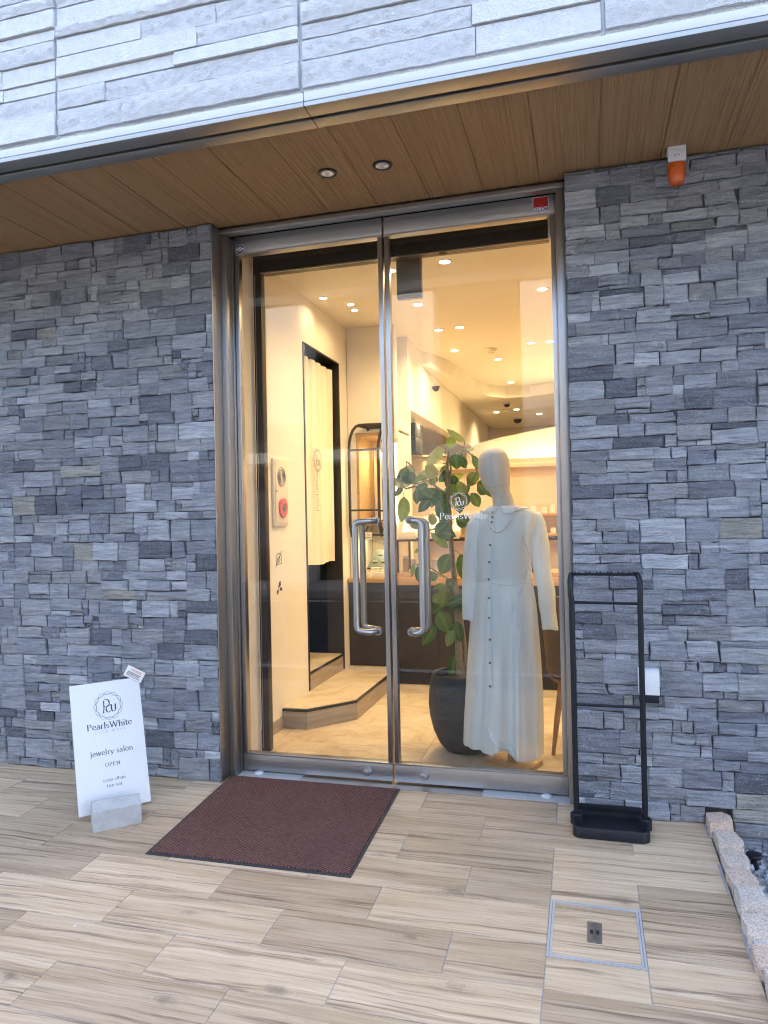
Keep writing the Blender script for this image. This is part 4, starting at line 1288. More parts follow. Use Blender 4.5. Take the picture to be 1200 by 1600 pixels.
    MB().box(-1.010, -0.868, 0.515, 0.53, 2.555, 2.79, 0.002).obj("panel", "grey_panel", root, (-.94, .52, 2.68))
    MB().box(-1.008, -0.862, 0.5305, 0.545, 2.548, 2.79, 0.001).obj("panel_back", "cream_board", root, (-.94, .54, 2.68))
    for x in (-0.99, -0.89):
        MB().tube([(x, 0.53, 2.789), (x, 0.53, 2.869)], 0.004, 8).obj("hanger", "steel", root, (x, .53, 2.83))

def wall_print(name, y, z, label, cat):
    root = thing(name, (-1.8645, y, z), label, cat)
    return root

def build_left_wall_items():
    # fire alarm cabinet
    r = thing("fire_alarm_box", (-1.86, 0.745, 1.48), "cream fire alarm cabinet with round speaker grille and red call button on the left wall", "fire alarm")
    MB().box(-1.8640, -1.848, 0.636, 0.855, 1.270, 1.690, 0.003).obj("body", "cream_board", r, (-1.85, .745, 1.48))
    MB().box(-1.8475, -1.8445, 0.655, 0.842, 1.287, 1.674, 0.0015).obj("door", "cream_board", r, (-1.834, .745, 1.48))
    y0, z0 = 0.748, 1.577
    g = MB()
    for q in range(1, 7):
        rr = 0.009 * q + .008
        pts = [(-1.8438, y0 + rr * cos(2 * pi * i / 28), z0 + rr * sin(2 * pi * i / 28)) for i in range(28)]
        g.tube(pts, 0.0017, 4, False, True)
    g.obj("speaker_grille", "ink", r, (-1.832, y0, z0))
    def xl(prof, y, z, name, mt, par):
        m = MB().lathe(prof, (0, 0, 0), 28, False, True)
        m.xf(Matrix.Translation((-1.844, y, z)) @ Matrix.Rotation(pi / 2, 4, 'Y'))
        return m.obj(name, mt, par, (-1.832, y, z))
    xl([(0.066, 0.0), (0.066, 0.004), (0.060, 0.009), (0.03, 0.011), (0.0285, 0.006)], 0.760, 1.385, "call_button", "alarm_red", r)
    xl([(0.027, 0.0065), (0.027, 0.009), (0.012, 0.0095), (0.012, 0.013)], 0.760, 1.383, "button_centre", "ink_grey", r)
    MB().box(-1.8345, -1.8338, 0.742, 0.778, 1.412, 1.424).obj("print_line", "vinyl_white", r, (-1.822, .76, 1.418))
    MB().box(-1.8442, -1.8420, 0.664, 0.672, 1.484, 1.492).obj("keyhole", "ink", r, (-1.83, .668, 1.488))
    # no-photo pictogram
    X = -1.8638
    r = thing("no_photo_pictogram", (X, 0.725, 1.065), "black crossed-out camera pictogram on the left wall below the fire alarm", "pictogram")
    fr = lambda u, v: (X, 0.725 + u * 1.5, 1.065 + v)
    m = MB()
    stroke2d(m, [(-.026, -.034), (.026, -.034), (.026, .022), (.012, .022), (.008, .034), (-.010, .034), (-.013, .022), (-.026, .022), (-.026, -.034)], fr, .0055, .0055)
    stroke2d(m, _bow(0, -.006, .013, .016, 0, 360, 18), fr, .005, .005)
    stroke2d(m, [(-.032, -.052), (.030, .046)], fr, .006, .006)
    m.obj("print", "ink", r, (X, .725, 1.065), recalc=False)
    r = thing("security_camera_pictogram", (X, 0.727, 0.875), "solid black surveillance camera pictogram, lower one on the left wall", "pictogram")
    fr2 = lambda u, v: (X, 0.727 + u * 1.5, 0.875 + v)
    m = MB()
    m.poly([fr2(a, b) for a, b in ((-.016, .002), (-.002, .044), (.014, .050), (.016, .018))])
    m.poly([fr2(a, b) for a, b in ((.000, -.004), (.012, .012), (.028, .002), (.028, -.016), (.010, -.012))])
    m.poly([fr2(a, b) for a, b in ((-.024, -.030), (-.024, -.006), (-.010, .000), (-.006, -.018), (-.016, -.034))])
    m.obj("print", "ink", r, (X, .727, .875), recalc=False)
    # doorway curtain
    r = thing("doorway_curtain", (-1.925, 1.57, 2.5), "long cream cloth curtain with printed emblem hanging in the black lined doorway", "curtain")
    MB().tube([(-1.925, 1.209, 2.475), (-1.925, 1.935, 2.475)], 0.009, 10).obj("rod", "inner_frame", r, (-1.925, 1.57, 2.475))
    def cl(u, v):
        y = 1.212 + (1.882 - 1.212) * u
        z = 0.978 + (2.476 - 0.978) * v
        k = 0.35 + 0.65 * v ** 3
        x = -1.905 + 0.010 * k * sin(u * 34) + 0.006 * sin(u * 13 + v * 1.2) * (1 - v * .5) + 0.004 * sin(u * 71) * v ** 2
        return (x, y + .002 * sin(v * 9), z + 0.006 * sin(u * 9) * (1 - v))
    f = MB().grid(cl, 70, 24)
    f.obj("cloth", "curtain_cloth", r, (-1.9, 1.5, 1.7), recalc=False, sharp=0)
    q = MB()
    for fn, y, z, wv in (("r", 1.506, 1.62, 0),):
        emblem_mb(0.085, lambda u, v: (-1.884, 1.50 + u, 1.74 + v), q, 0.03)
        text_mb("PearlsWhite", 0.06, lambda u, v: (-1.884, 1.50 - v, 1.52 + u), 0.11, 0.05, 0.0, q)
    q.obj("print", "ink_grey", r, (-1.884, 1.5, 1.7), recalc=False)

def jewel_box(x, y, z, w, d, h, label, mt="box_white"):
    r = thing("jewellery_box", (x, y, z), label, "jewellery box", "pale jewellery boxes and stands on the counters")
    MB().box(x - w / 2, x + w / 2, y - d / 2, y + d / 2, z, z + h * .82, 0.002).obj("body", mt, r, (x, y, z))
    MB().box(x - w * .47, x + w * .47, y - d * .47, y + d * .47, z + h * .825, z + h, 0.002).obj("cushion", "cream_board", r, (x, y, z + h))
    return r

def build_counters():
    # cabinet under the alcove
    r = thing("alcove_cabinet", (-1.65, 2.1, 0.12), "dark cabinet with wooden top standing on the platform below the alcove", "cabinet")
    MB().box(-1.858, -1.462, 2.085, 2.155, 0.128, 0.794, 0.002).obj("front", "dark_board", r, (-1.66, 2.1, .45))
    MB().box(-1.861, -1.460, 2.062, 2.158, 0.7945, 0.828, 0.003).obj("top", "counter_wood", r, (-1.66, 2.1, .81))
    MB().box(-1.80, -1.480, 2.159, 2.598, 0.7945, 0.828).obj("top", "counter_wood", r, (-1.66, 2.4, .81))
    # alcove fittings
    r = thing("alcove_shelf", (-1.64, 2.3, 1.25), "warm lit wooden alcove shelves behind the arched black rack", "shelf")
    MB().box(-1.799, -1.479, 2.165, 2.598, 1.252, 1.282, 0.002).obj("shelf_board", "counter_wood", r, (-1.64, 2.38, 1.27))
    MB().box(-1.799, -1.479, 2.165, 2.598, 1.975, 2.003, 0.002).obj("shelf_board", "counter_wood", r, (-1.64, 2.38, 1.99))
    MB().box(-1.7985, -1.776, 2.165, 2.598, 1.283, 1.974).obj("side_panel", "counter_wood", r, (-1.79, 2.38, 1.63))
    MB().box(-1.775, -1.479, 2.588, 2.599, 1.283, 1.974).obj("back_panel", "cream_board", r, (-1.63, 2.59, 1.6))
    MB().box(-1.799, -1.479, 2.588, 2.599, 0.829, 1.251).obj("back_panel", "cream_board", r, (-1.63, 2.59, 1.0))
    # leaning mirror and perforated board
    r = thing("leaning_mirror", (-1.66, 2.45, 1.283), "tall narrow mirror leaning inside the lit alcove", "mirror")
    m = MB().box(-1.735, -1.655, 2.44, 2.452, 1.284, 1.90); m.obj("frame", "rack_metal", r, (-1.7, 2.45, 1.6))
    MB().box(-1.730, -1.660, 2.4375, 2.4395, 1.290, 1.894).obj("mirror_glass", "mirror", r, (-1.7, 2.44, 1.6))
    r = thing("display_board", (-1.60, 2.4, 1.283), "slanting grey perforated display board in the lit alcove", "display board")
    m = MB()
    a = [(-1.685, 2.40, 1.86), (-1.60, 2.38, 1.86), (-1.50, 2.30, 1.30), (-1.56, 2.32, 1.30)]
    m.add(a + [(x, y + .012, z) for x, y, z in a], [(0, 1, 2, 3), (7, 6, 5, 4), (0, 4, 5, 1), (1, 5, 6, 2), (2, 6, 7, 3), (3, 7, 4, 0)])
    m.obj("board", "sill_stone", r, (-1.6, 2.38, 1.6))
    h = MB()
    for i in range(5):
        for j in range(16):
            u, v = (i + .5) / 5, (j + .5) / 16
            L = Vector(a[0]).lerp(Vector(a[3]), v); Rr = Vector(a[1]).lerp(Vector(a[2]), v)
            p = L.lerp(Rr, u) + Vector((0, -.0015, 0))
            h.add([p + Vector((dx, -.0005, dz)) for dx, dz in ((-.003, 0), (0, -.003), (.003, 0), (0, .003))], [(0, 1, 2, 3)])
    h.obj("holes", "ink", r, (-1.6, 2.37, 1.6))["kind"] = "stuff"
    # arched black rack in front of the alcove
    r = thing("arched_rack", (-1.7, 2.12, 1.2), "black flat-bar rack with an arched top in front of the lit alcove", "rack")
    def bar(pts, name="bar", wd=0.0125):
        m = MB().tube(pts, wd, 6); m.obj(name, "rack_metal", r, pts[0])
    for x in (-1.838, -1.592):
        pts = [(x + .012, 2.10, 1.16), (x, 2.095, 1.26), (x, 2.095, 1.88)] + [(x, 2.095 + 0.20 * (1 - cos(a)), 1.88 + 0.185 * sin(a)) for a in (.3, .6, .9, 1.2, 1.5)] + [(x, 2.40, 2.062)]
        pts = [p for p in pts if p[1] < 2.155]
        top = [(x, 2.156, 2.015)]
        bar([(x + .012, 2.10, 1.16), (x, 2.095, 1.26), (x, 2.095, 1.86), (x + .004, 2.097, 1.92), (x + .015, 2.10, 1.975), (x + .034, 2.105, 2.025), (x + .060, 2.11, 2.055), (x + .085, 2.115, 2.064)], "upright")
    bar([(-1.755, 2.114, 2.064), (-1.505, 2.114, 2.062)], "top_bar")
    bar([(-1.70, 2.150, 2.045), (-1.48, 2.150, 2.043)], "top_bar")
    bar([(-1.76, 2.114, 2.062), (-1.70, 2.150, 2.045), (-1.685, 2.156, 2.02)], "brace")
    bar([(-1.51, 2.114, 2.062), (-1.48, 2.150, 2.03)], "brace")
    bar([(-1.838, 2.095, 1.862), (-1.592, 2.095, 1.862)], "cross_bar", 0.009)
    bar([(-1.838, 2.095, 1.375), (-1.592, 2.095, 1.375)], "cross_bar", 0.008)
    bar([(-1.535, 2.12, 1.255), (-1.535, 2.12, 1.97)], "upright", 0.011)
    bar([(-1.592, 2.095, 1.30), (-1.575, 2.095, 1.235), (-1.545, 2.095, 1.175)], "foot", 0.010)
    bar([(-1.69, 2.095, 1.25), (-1.715, 2.095, 1.185)], "foot", 0.010)
    bar([(-1.72, 2.095, 1.180), (-1.54, 2.095, 1.172)], "foot_bar", 0.009)
    r = thing("number_card", (-1.69, 2.08, 1.13), "small white square card printed 51 hung on the black rack's lower bar", "card")
    MB().box(-1.715, -1.652, 2.078, 2.083, 1.137, 1.198).obj("card", "box_white", r, (-1.68, 2.08, 1.16))
    text_mb("51", 0.034, lambda u, v: (-1.683 + u, 2.0775, 1.166 + v), .10, .05).obj("lettering", "ink", r, (-1.68, 2.077, 1.17), recalc=False)
    MB().box(-1.704, -1.664, 2.0770, 2.0775, 1.150, 1.155).obj("print_line", "ink", r, (-1.68, 2.077, 1.15))
    # things on the cabinet top
    r = thing("black_tray", (-1.62, 2.30, 0.83), "slanted black jewellery tray with white items on the cabinet top", "tray")
    a = [(-1.745, 2.22, 0.90), (-1.50, 2.22, 0.90), (-1.50, 2.36, 1.045), (-1.70, 2.36, 1.045)]
    m = MB().add(a + [(x, y + .012, z - .012) for x, y, z in a], [(0, 1, 2, 3), (7, 6, 5, 4), (0, 4, 5, 1), (1, 5, 6, 2), (2, 6, 7, 3), (3, 7, 4, 0)])
    m.obj("tray", "grey_board", r, (-1.62, 2.3, .97))
    MB().box(-1.72, -1.51, 2.30, 2.34, 0.829, 0.93).obj("rest", "grey_board", r, (-1.62, 2.3, .86))
    for u, v in ((.2, .35), (.5, .35), (.8, .4), (.28, .72), (.6, .72), (.88, .7)):
        L = Vector(a[0]).lerp(Vector(a[3]), v); p = L.lerp(Vector(a[1]).lerp(Vector(a[2]), v), u)
        MB().box(p.x - .017, p.x + .017, p.y - .010, p.y - .002, p.z - .004, p.z + .010).obj("item", "box_white", r, p)
    for i, (x, y, w_, h_) in enumerate(((-1.70, 2.12, .085, .038), (-1.61, 2.12, .085, .042), (-1.52, 2.12, .085, .04), (-1.655, 2.175, .08, .078), (-1.57, 2.175, .08, .082))):
        jewel_box(x, y, 0.829, w_, .045, h_, ("left pale box in the front row on the alcove cabinet", "middle pale box in the front row on the alcove cabinet", "right pale box in the front row on the alcove cabinet", "taller pale box at left, behind the front row on the cabinet", "taller pale box at right, behind the front row on the cabinet")[i])
    r = thing("grey_case", (-1.515, 2.45, 0.83), "upright grey storage case standing at the back of the cabinet top", "case")
    MB().box(-1.565, -1.482, 2.40, 2.55, 0.829, 1.17, 0.004).obj("body", "grey_board", r, (-1.52, 2.45, 1.0))
    MB().box(-1.567, -1.480, 2.398, 2.552, 1.171, 1.185, 0.003).obj("lid", "black_plastic", r, (-1.52, 2.45, 1.18))
    # main counter
    r = thing("sales_counter", (-0.6, 2.2, 0), "long dark fronted sales counter with thick wooden top behind the plant", "counter")
    MB().box(-1.456, 1.4, 2.030, 2.70, 0.100, 0.780, 0.002).obj("body", "dark_board", r, (-.2, 2.3, .45))
    MB().box(-1.450, 1.4, 2.060, 2.68, 0.0, 0.098).obj("plinth", "dark_brown", r, (-.2, 2.3, .05))
    for x in (-1.12, -0.78, -0.44, -0.10):
        MB().box(x - .0015, x + .0015, 2.0278, 2.0298, 0.10, 0.775).obj("panel_joint", "gap_black", r, (x, 2.03, .4))
    MB().box(-1.4525, 1.42, 2.000, 2.72, 0.7805, 0.842, 0.003).obj("top", "counter_wood", r, (-.2, 2.3, .81))
    # glass showcases on it
    for n, (x0, x1) in enumerate(((-1.442, -0.760), (-0.40, 0.60))):
        r = thing("glass_showcase", ((x0 + x1) / 2, 2.2, 0.843), ("black framed glass showcase with small jewellery stands on the counter behind the plant", "black framed glass showcase on the counter behind the mannequin's right sleeve")[n], "showcase")
        y0, y1, z0, z1 = 2.035, 2.45, 0.843, 1.135
        MB().box(x0, x1, y0, y1, z0, z0 + .032, .002).obj("base", "counter_wood", r, (x0, y0, z0))
        fb = .008
        for x in (x0, x1 - 2 * fb):
            for y in (y0, y1 - 2 * fb):
                MB().box(x, x + 2 * fb, y, y + 2 * fb, z0 + .033, z1 - .015).obj("frame_bar", "rack_metal", r, (x, y, z0))
        for y in (y0, y1 - 2 * fb):
            MB().box(x0, x1, y, y + 2 * fb, z1 - .0145, z1).obj("frame_bar", "rack_metal", r, (x0, y, z1))
        for x in (x0, x1 - 2 * fb):
            MB().box(x, x + 2 * fb, y0 + 2 * fb + .001, y1 - 2 * fb - .001, z1 - .0145, z1).obj("frame_bar", "rack_metal", r, (x, y0, z1))
        MB().box(x0 + .017, x1 - .017, y0 + .005, y0 + .009, z0 + .034, z1 - .016).obj("pane", "glass", r, (x0, y0, z0))
        if n == 0:
            for i in range(11):
                x = x0 + .05 + i * .058
                hh = random.choice((.035, .055, .075, .10, .13))
                jewel_box(x, 2.13 + .05 * (i % 3), z0 + .033, .042, .042, hh, "small pale jewellery stand inside the glass showcase", "box_white" if i % 3 else "pale_wood")
    for i, (x, w_) in enumerate(((-1.36, .13), (-1.20, .14), (-1.03, .16))):
        r = thing("tilted_display", (x, 2.2, 1.136), ("cream tilted jewellery display at the left end of the showcase top", "middle cream tilted jewellery display on the showcase top", "cream tilted jewellery display nearest the rubber plant's trunk on the showcase top")[i], "display")
        MB().box(x - w_ / 2, x + w_ / 2, 2.06, 2.11, 1.136, 1.195, .002).obj("base", "cream_board", r, (x, 2.08, 1.16))
        a = [(x - w_ * .49, 2.115, 1.17), (x + w_ * .49, 2.115, 1.17), (x + w_ * .46, 2.26, 1.315), (x - w_ * .46, 2.26, 1.315)]
        MB().add(a + [(p[0], p[1] + .012, p[2] - .012) for p in a], [(0, 1, 2, 3), (7, 6, 5, 4), (0, 4, 5, 1), (1, 5, 6, 2), (2, 6, 7, 3), (3, 7, 4, 0)]).obj("board", "box_white", r, (x, 2.18, 1.24))
        MB().box(x - .02, x + .02, 2.20, 2.25, 1.136, 1.285).obj("rest", "cream_board", r, (x, 2.2, 1.2))
        for q in range(6):
            u, v = random.random(), random.random()
            p = Vector(a[0]).lerp(Vector(a[3]), v * .8 + .1).lerp(Vector(a[1]).lerp(Vector(a[2]), v * .8 + .1), u * .8 + .1)
            MB().box(p.x - .004, p.x + .004, p.y - .006, p.y + .001, p.z - .002, p.z + .006).obj("jewel", "ink_grey", r, p)
    # display wall behind, curved cream partition, side cupboard
    r = thing("display_wall", (-0.6, 3.3, 0), "pinkish beige display wall with pale ledge behind the counter", "display wall")
    MB().box(-1.452, 1.2, 3.25, 3.33, 0.0, 1.745).obj("board", "pink_board", r, (-.2, 3.3, .9))
    MB().box(-1.452, 1.2, 3.19, 3.36, 1.7455, 1.785, .003).obj("ledge", "cream_board", r, (-.2, 3.3, 1.77))
    for z in (1.30, 1.12):
        MB().box(-1.43, 1.2, 3.10, 3.249, z, z + .022, .002).obj("shelf_board", "counter_wood", r, (-.2, 3.2, z))
        it = MB()
        for i in range(26):
            x = -1.38 + i * .085 + random.uniform(-.01, .01)
            it.box(x - .022, x + .022, 3.14, 3.19, z + .0225, z + random.uniform(.05, .10))
        it.obj("small_boxes", "box_white", r, (-.2, 3.2, z))["kind"] = "stuff"
    r = thing("curved_partition", (0, 5.0, 0), "tall cream partition with a sweeping curved top edge at the back of the shop", "partition")
    top = [(-1.35, 1.99), (-1.335, 2.04), (-1.30, 2.10), (-1.24, 2.145), (-1.15, 2.175), (-1.0, 2.205), (-0.7, 2.25), (-0.33, 2.30), (0.3, 2.42), (1.0, 2.52), (2.19, 2.60)]
    def plan(x): return 5.0 - 0.10 * (x + 1.35)
    n = len(top)
    vs = [(x, plan(x), z) for x, z in top] + [(x, plan(x), 0.0) for x, z in top] + [(x, plan(x) + .14, z) for x, z in top] + [(x, plan(x) + .14, 0.0) for x, z in top]
    fs = []
    for i in range(n - 1):
        fs += [(i, i + 1, n + i + 1, n + i), (2 * n + i, 3 * n + i, 3 * n + i + 1, 2 * n + i + 1), (i, 2 * n + i, 2 * n + i + 1, i + 1)]
    fs += [(0, n, 3 * n, 2 * n), (n - 1, 3 * n - 1, 4 * n - 1, 2 * n - 1)]
    MB().add(vs, fs).obj("curved_panel", "plaster", r, (0, 5, 1))
    m = MB()
    m.box(-0.98, 2.1, 4.50, 4.60, 0.0, 1.93)
    m.obj("lower_panel", "cream_board", r, (.5, 4.55, 1))
    MB().box(-0.96, 2.05, 4.68, 4.71, 1.88, 1.90).obj("cove_light", "cove_glow", r, (.5, 4.58, 1.94))
    for x in (-0.55, -0.10, 0.4):
        MB().box(x - .002, x + .002, 4.4975, 4.4995, 0.0, 1.93).obj("panel_joint", "pale_wood", r, (x, 4.5, 1))
    r = thing("wall_cupboard", (-2.1, 5.2, 2.1), "dark blue-grey wall unit high up in the dim side room", "wall unit")
    MB().box(-2.42, -1.95, 5.0, 5.4, 2.10, 2.285, .004).obj("door", "speaker_blue", r, (-2.1, 5.2, 2.2))
    MB().box(-2.42, -1.95, 5.0, 5.4, 2.289, 2.455, .004).obj("door", "speaker_blue", r, (-2.1, 5.2, 2.4))
    r = thing("tall_shelf", (-2.1, 5.7, 0), "cream built-in cupboard under the dark wall unit in the side room", "cupboard")
    MB().box(-3.1, -1.70, 5.45, 5.9, 0.0, 2.07, .004).obj("body", "cream_board", r, (-2.1, 5.6, 1))
    MB().box(-3.1, -1.68, 5.42, 5.9, 2.0705, 2.095, .003).obj("top", "cream_board", r, (-2.1, 5.6, 2.1))

def build_mannequin():
    R = thing("mannequin", (-0.40, 0.36, 0), "cloth covered faceless mannequin on a wooden stand wearing a long white button-front dress", "mannequin")
    def ring(cx, cy, a, b, z, n=32, rot=0.0, fold=0.0, nf=9, ph=0.0):
        out = []
        for i in range(n):
            t = 2 * pi * i / n
            k = 1 + fold * (sin(nf * t + ph) + 0.5 * sin((nf * 2 - 3) * t + ph * 1.7))
            x, y = a * k * cos(t), b * k * sin(t)
            out.append((cx + x * cos(rot) - y * sin(rot), cy + x * sin(rot) + y * cos(rot), z))
        return out
    # head and neck, one body
    prof = [(1.30, -.405, .075, .062), (1.34, -.412, .060, .058), (1.37, -.418, .056, .056), (1.405, -.424, .053, .054), (1.432, -.436, .054, .062), (1.447, -.446, .061, .076),
            (1.470, -.452, .069, .086), (1.500, -.457, .0765, .094), (1.535, -.461, .0805, .099), (1.570, -.463, .0815, .100), (1.600, -.464, .0785, .096), (1.628, -.464, .070, .085), (1.648, -.463, .056, .067), (1.660, -.462, .036, .043), (1.6655, -.462, .012, .014)]
    MB().loft([ring(cx, .36 + (.01 if z > 1.43 else .02), a, b, z, 32, radians(-14)) for z, cx, a, b in prof]).obj("head", "mannequin_cloth", R, (-.45, .36, 1.4), sharp=0)
    # seams: down the face and round the jaw
    sm = MB()
    def surf(t_deg, z, off=.0006):
        for q in range(len(prof) - 1):
            if prof[q][0] <= z <= prof[q + 1][0]:
                k = (z - prof[q][0]) / (prof[q + 1][0] - prof[q][0])
                c, a, b = (prof[q][j] + (prof[q + 1][j] - prof[q][j]) * k for j in (1, 2, 3))
                y0 = .36 + (.01 if z > 1.43 else .02)
                t = radians(t_deg); ro = radians(-14)
                x, y = (a + off) * cos(t), (b + off) * sin(t)
                return (c + x * cos(ro) - y * sin(ro), y0 + x * sin(ro) + y * cos(ro), z)
    sm.tube([surf(285, 1.36 + .03 * i) for i in range(11)], 0.0009, 5)
    sm.tube([surf(190 + 13 * i, 1.452 + .018 * abs(i - 7) / 7 * 1.0 + (.02 if i in (0, 14) else 0)) for i in range(15)], 0.0009, 5)
    sm.obj("seam", "seam", R, (-.45, .3, 1.5))
    # torso under the dress
    tor = [(0.62, -.425, .130, .100), (0.80, -.425, .150, .110), (0.95, -.425, .125, .090), (1.10, -.425, .140, .105), (1.22, -.420, .150, .095), (1.30, -.410, .085, .065)]
    MB().loft([ring(c, .37, a, b, z, 28, radians(-12)) for z, c, a, b in tor]).obj("torso", "mannequin_cloth", R, (-.42, .37, 1), sharp=0)
    MB().box(-.4225, -.3775, .345, .385, 0.023, 0.66, .003).obj("stand_post", "pale_wood", R, (-.4, .36, .3))
    MB().prism([(-.535, .30), (-.32, .215), (-.245, .40), (-.46, .485)], 0.001, 0.022).obj("stand_base", "pale_wood", R, (-.4, .36, .01))
    # dress body
    D = thing("dress", (-0.43, 0.36, 0), None, None)
    D.parent = R; D.location = Vector((-0.43, 0.36, 0)) - R.location
    edges = [(1.352, -.475, -.350, .060), (1.343, -.512, -.302, .072), (1.328, -.548, -.258, .082), (1.300, -.572, -.243, .094), (1.25, -.578, -.252, .108), (1.18, -.580, -.268, .118), (1.10, -.582, -.278, .121), (1.03, -.583, -.280, .118), (.985, -.586, -.276, .113), (.965, -.588, -.273, .112),
             (.945, -.590, -.268, .114), (.85, -.600, -.254, .124), (.72, -.612, -.244, .136), (.58, -.625, -.236, .148), (.44, -.636, -.231, .160), (.30, -.646, -.229, .170), (.20, -.653, -.230, .176), (.112, -.657, -.233, .180)]
    N = 132
    rings = []
    for z, l, r, b in edges:
        cx, a = (l + r) / 2, (r - l) / 2
        low = max(0.0, min(1.0, (.95 - z) / .75))
        fo = 0.004 + 0.034 * low ** .8 if z < .965 else 0.004
        rg = []
        for i in range(N):
            t = 2 * pi * i / N
            k = 1 + fo * (0.55 * sin(11 * t + .6) + 0.45 * sin(17 * t + 2.1) + 0.30 * sin(29 * t + 1.1 + z * 2))
            dd = (t - 5.02) / .16
            k -= low ** .45 * (.24 * math.exp(-dd * dd) - .10 * math.exp(-((t - 5.20) / .08) ** 2) + .09 * math.exp(-((t - 4.25) / .09) ** 2))
            x, y = a * cos(t) * (1 + (k - 1) * .3), b * sin(t) * k * (1.0 if sin(t) < 0 else 1 - .4 * low)
            # box the section a little, so that the flanks hang flat
            ro = radians(-10)
            X, Y = cx + x * cos(ro) * 1.0 - y * sin(ro) * .35, .36 - .03 * low + x * sin(ro) + y * cos(ro)
            zz = z
            if z < .12:
                zz = z + 0.004 * sin(3 * t + 1) - 0.03 * max(0, cos(t + .5)) + 0.001 * sin(17 * t)
                d = ((t - 4.72 + pi) % (2 * pi)) - pi          # hem kicked up at the front opening
                if -.10 < d < .75: zz += 0.040 * max(0, 1 - abs(d - .12) / .55) ** 2
            rg.append((X, Y, zz))
        rings.append(rg)
    m = MB().loft(rings, False, False)
    m.obj("body", "dress_cloth", D, (-.43, .36, .7), recalc=True, sharp=0)
    def front(x, z, off=.004):
        """point on the front of the dress at height z, nearest to x"""
        for q in range(len(edges) - 1):
            if edges[q + 1][0] <= z <= edges[q][0]:
                k = (edges[q][0] - z) / (edges[q][0] - edges[q + 1][0])
                A, B_ = rings[q], rings[q + 1]
                best = None
                for i in range(N // 2, N):
                    p = Vector(A[i]).lerp(Vector(B_[i]), k)
                    if best is None or abs(p.x - x) < abs(best.x - x): best = p
                return Vector((x, best.y - off, z))
        return Vector((x, .25, z))
    # placket, seams, waist band
    pk = MB()
    zs = [1.335 - .03 * i for i in range(31)]
    bx = lambda z: -.463 - .026 * max(0, min(1, (1.335 - z) / .36)) + (0.004 if z < .7 else 0)
    L = [front(bx(z) - .012, z, .0035) for z in zs]; Rr = [front(bx(z) + .014, z, .0055) for z in zs]
    n = len(zs)
    R2 = [p + Vector((0, .006, 0)) for p in Rr]
    pk.add(L + Rr + R2, [(i, i + 1, n + i + 1, n + i) for i in range(n - 1)] + [(n + i, n + i + 1, 2 * n + i + 1, 2 * n + i) for i in range(n - 1)], True)
    pk.obj("placket", "dress_cloth", D, (-.47, .25, .9), recalc=False, sharp=0)
    ws = MB().tube([front(-.585 + .3 * i / 20, .962 + .006 * sin(i * .4) - .012 * i / 20, .002) for i in range(1, 20)], .0035, 6)
    ws.tube([front(-.315 + .030 * sin(i / 14 * 3.1) , .955 + .24 * i / 14, .002) for i in range(15)], .0028, 6)
    ws.tube([front(-.548 - .018 * sin(i / 14 * 3.1), .965 + .23 * i / 14, .002) for i in range(15)], .0022, 6)
    ws.obj("seam_piping", "seam_cloth", D, (-.43, .25, 1))
    # tie ends and gathers below the waist
    tie = MB()
    for x0, x1, zt, zb, w_ in ((-.322, -.385, .952, .78, .006), (-.318, -.335, .952, .62, .006), (-.325, -.36, .95, .85, .009)):
        tie.tube([front(x0 + (x1 - x0) * i / 8, zt + (zb - zt) * i / 8, .003) for i in range(9)], [w_ * (1 - .5 * i / 8) for i in range(9)], 6)
    tie.obj("tie", "dress_cloth", D, (-.34, .25, .9))
    # buttons
    for z in (1.322, 1.298, 1.272, 1.243, 1.155, 1.068, .978, .884, .783, .675, .560, .446):
        p = front(bx(z), z, .0085)
        b = MB().lathe([(0, .0025), (.0055, .0025), (.0066, 0)], (0, 0, 0), 10, False, False)
        b.xf(Matrix.Translation(p) @ Matrix.Rotation(pi / 2, 4, 'X'))
        b.obj("button", "button", D, p)
    # collar: two rounded lobes lying on the dress from the neck outwards
    def on_body(t_deg, dist, off):
        """point reached by walking dist down the dress surface from the neck at angle t"""
        i = int(round((t_deg % 360) / 360 * N)) % N
        P = [Vector(r[i]) for r in rings[:8]]
        Lc = 0.0
        for q in range(len(P) - 1):
            d = (P[q + 1] - P[q]).length
            if Lc + d >= dist:
                p = P[q].lerp(P[q + 1], (dist - Lc) / d); break
            Lc += d
        else:
            p = P[-1]
        out = Vector((p.x + .412, p.y - .37, .03)).normalized()
        return p + out * off
    for s in (-1, 1):
        c = MB()
        NU = 20
        def col(u, v, s=s):
            t = 262 + s * (3 + 118 * u)
            ln = .058 * min(1.0, (u * 7) ** .55 + .12) * (1 if u < .85 else 1 - (u - .85) * 1.6)
            return tuple(on_body(t, .001 + v * ln, .006 + .003 * v + .004 * (1 - v)))
        c.grid(col, NU, 5)
        c.obj("collar", "dress_cloth", D, (-.41, .3, 1.35), recalc=False, sharp=0)
        MB().tube([col(u / NU, 1.0) for u in range(NU + 1)], .0024, 6).obj("collar_edge", "seam_cloth", D, (-.41, .3, 1.34))
    # sleeves
    def sleeve(path, rad, name):
        P = [Vector(p) for p in path]
        # densify
        pts, rr = [], []
        for i in range(len(P) - 1):
            for k in range(5):
                t = k / 5
                pts.append(P[i].lerp(P[i + 1], t)); rr.append(rad[i] + (rad[i + 1] - rad[i]) * t)
        pts.append(P[-1]); rr.append(rad[-1])
        rings = []
        for i, (p, r) in enumerate(zip(pts, rr)):
            rg = []
            for j in range(22):
                a = 2 * pi * j / 22
                k = 1 + .05 * sin(3 * a + i * .7) + .03 * sin(7 * a + i * 1.3)
                rg.append((p.x + r * k * cos(a), p.y + r * .95 * k * sin(a), p.z + .004 * sin(a * 2 + i)))
            rings.append(rg)
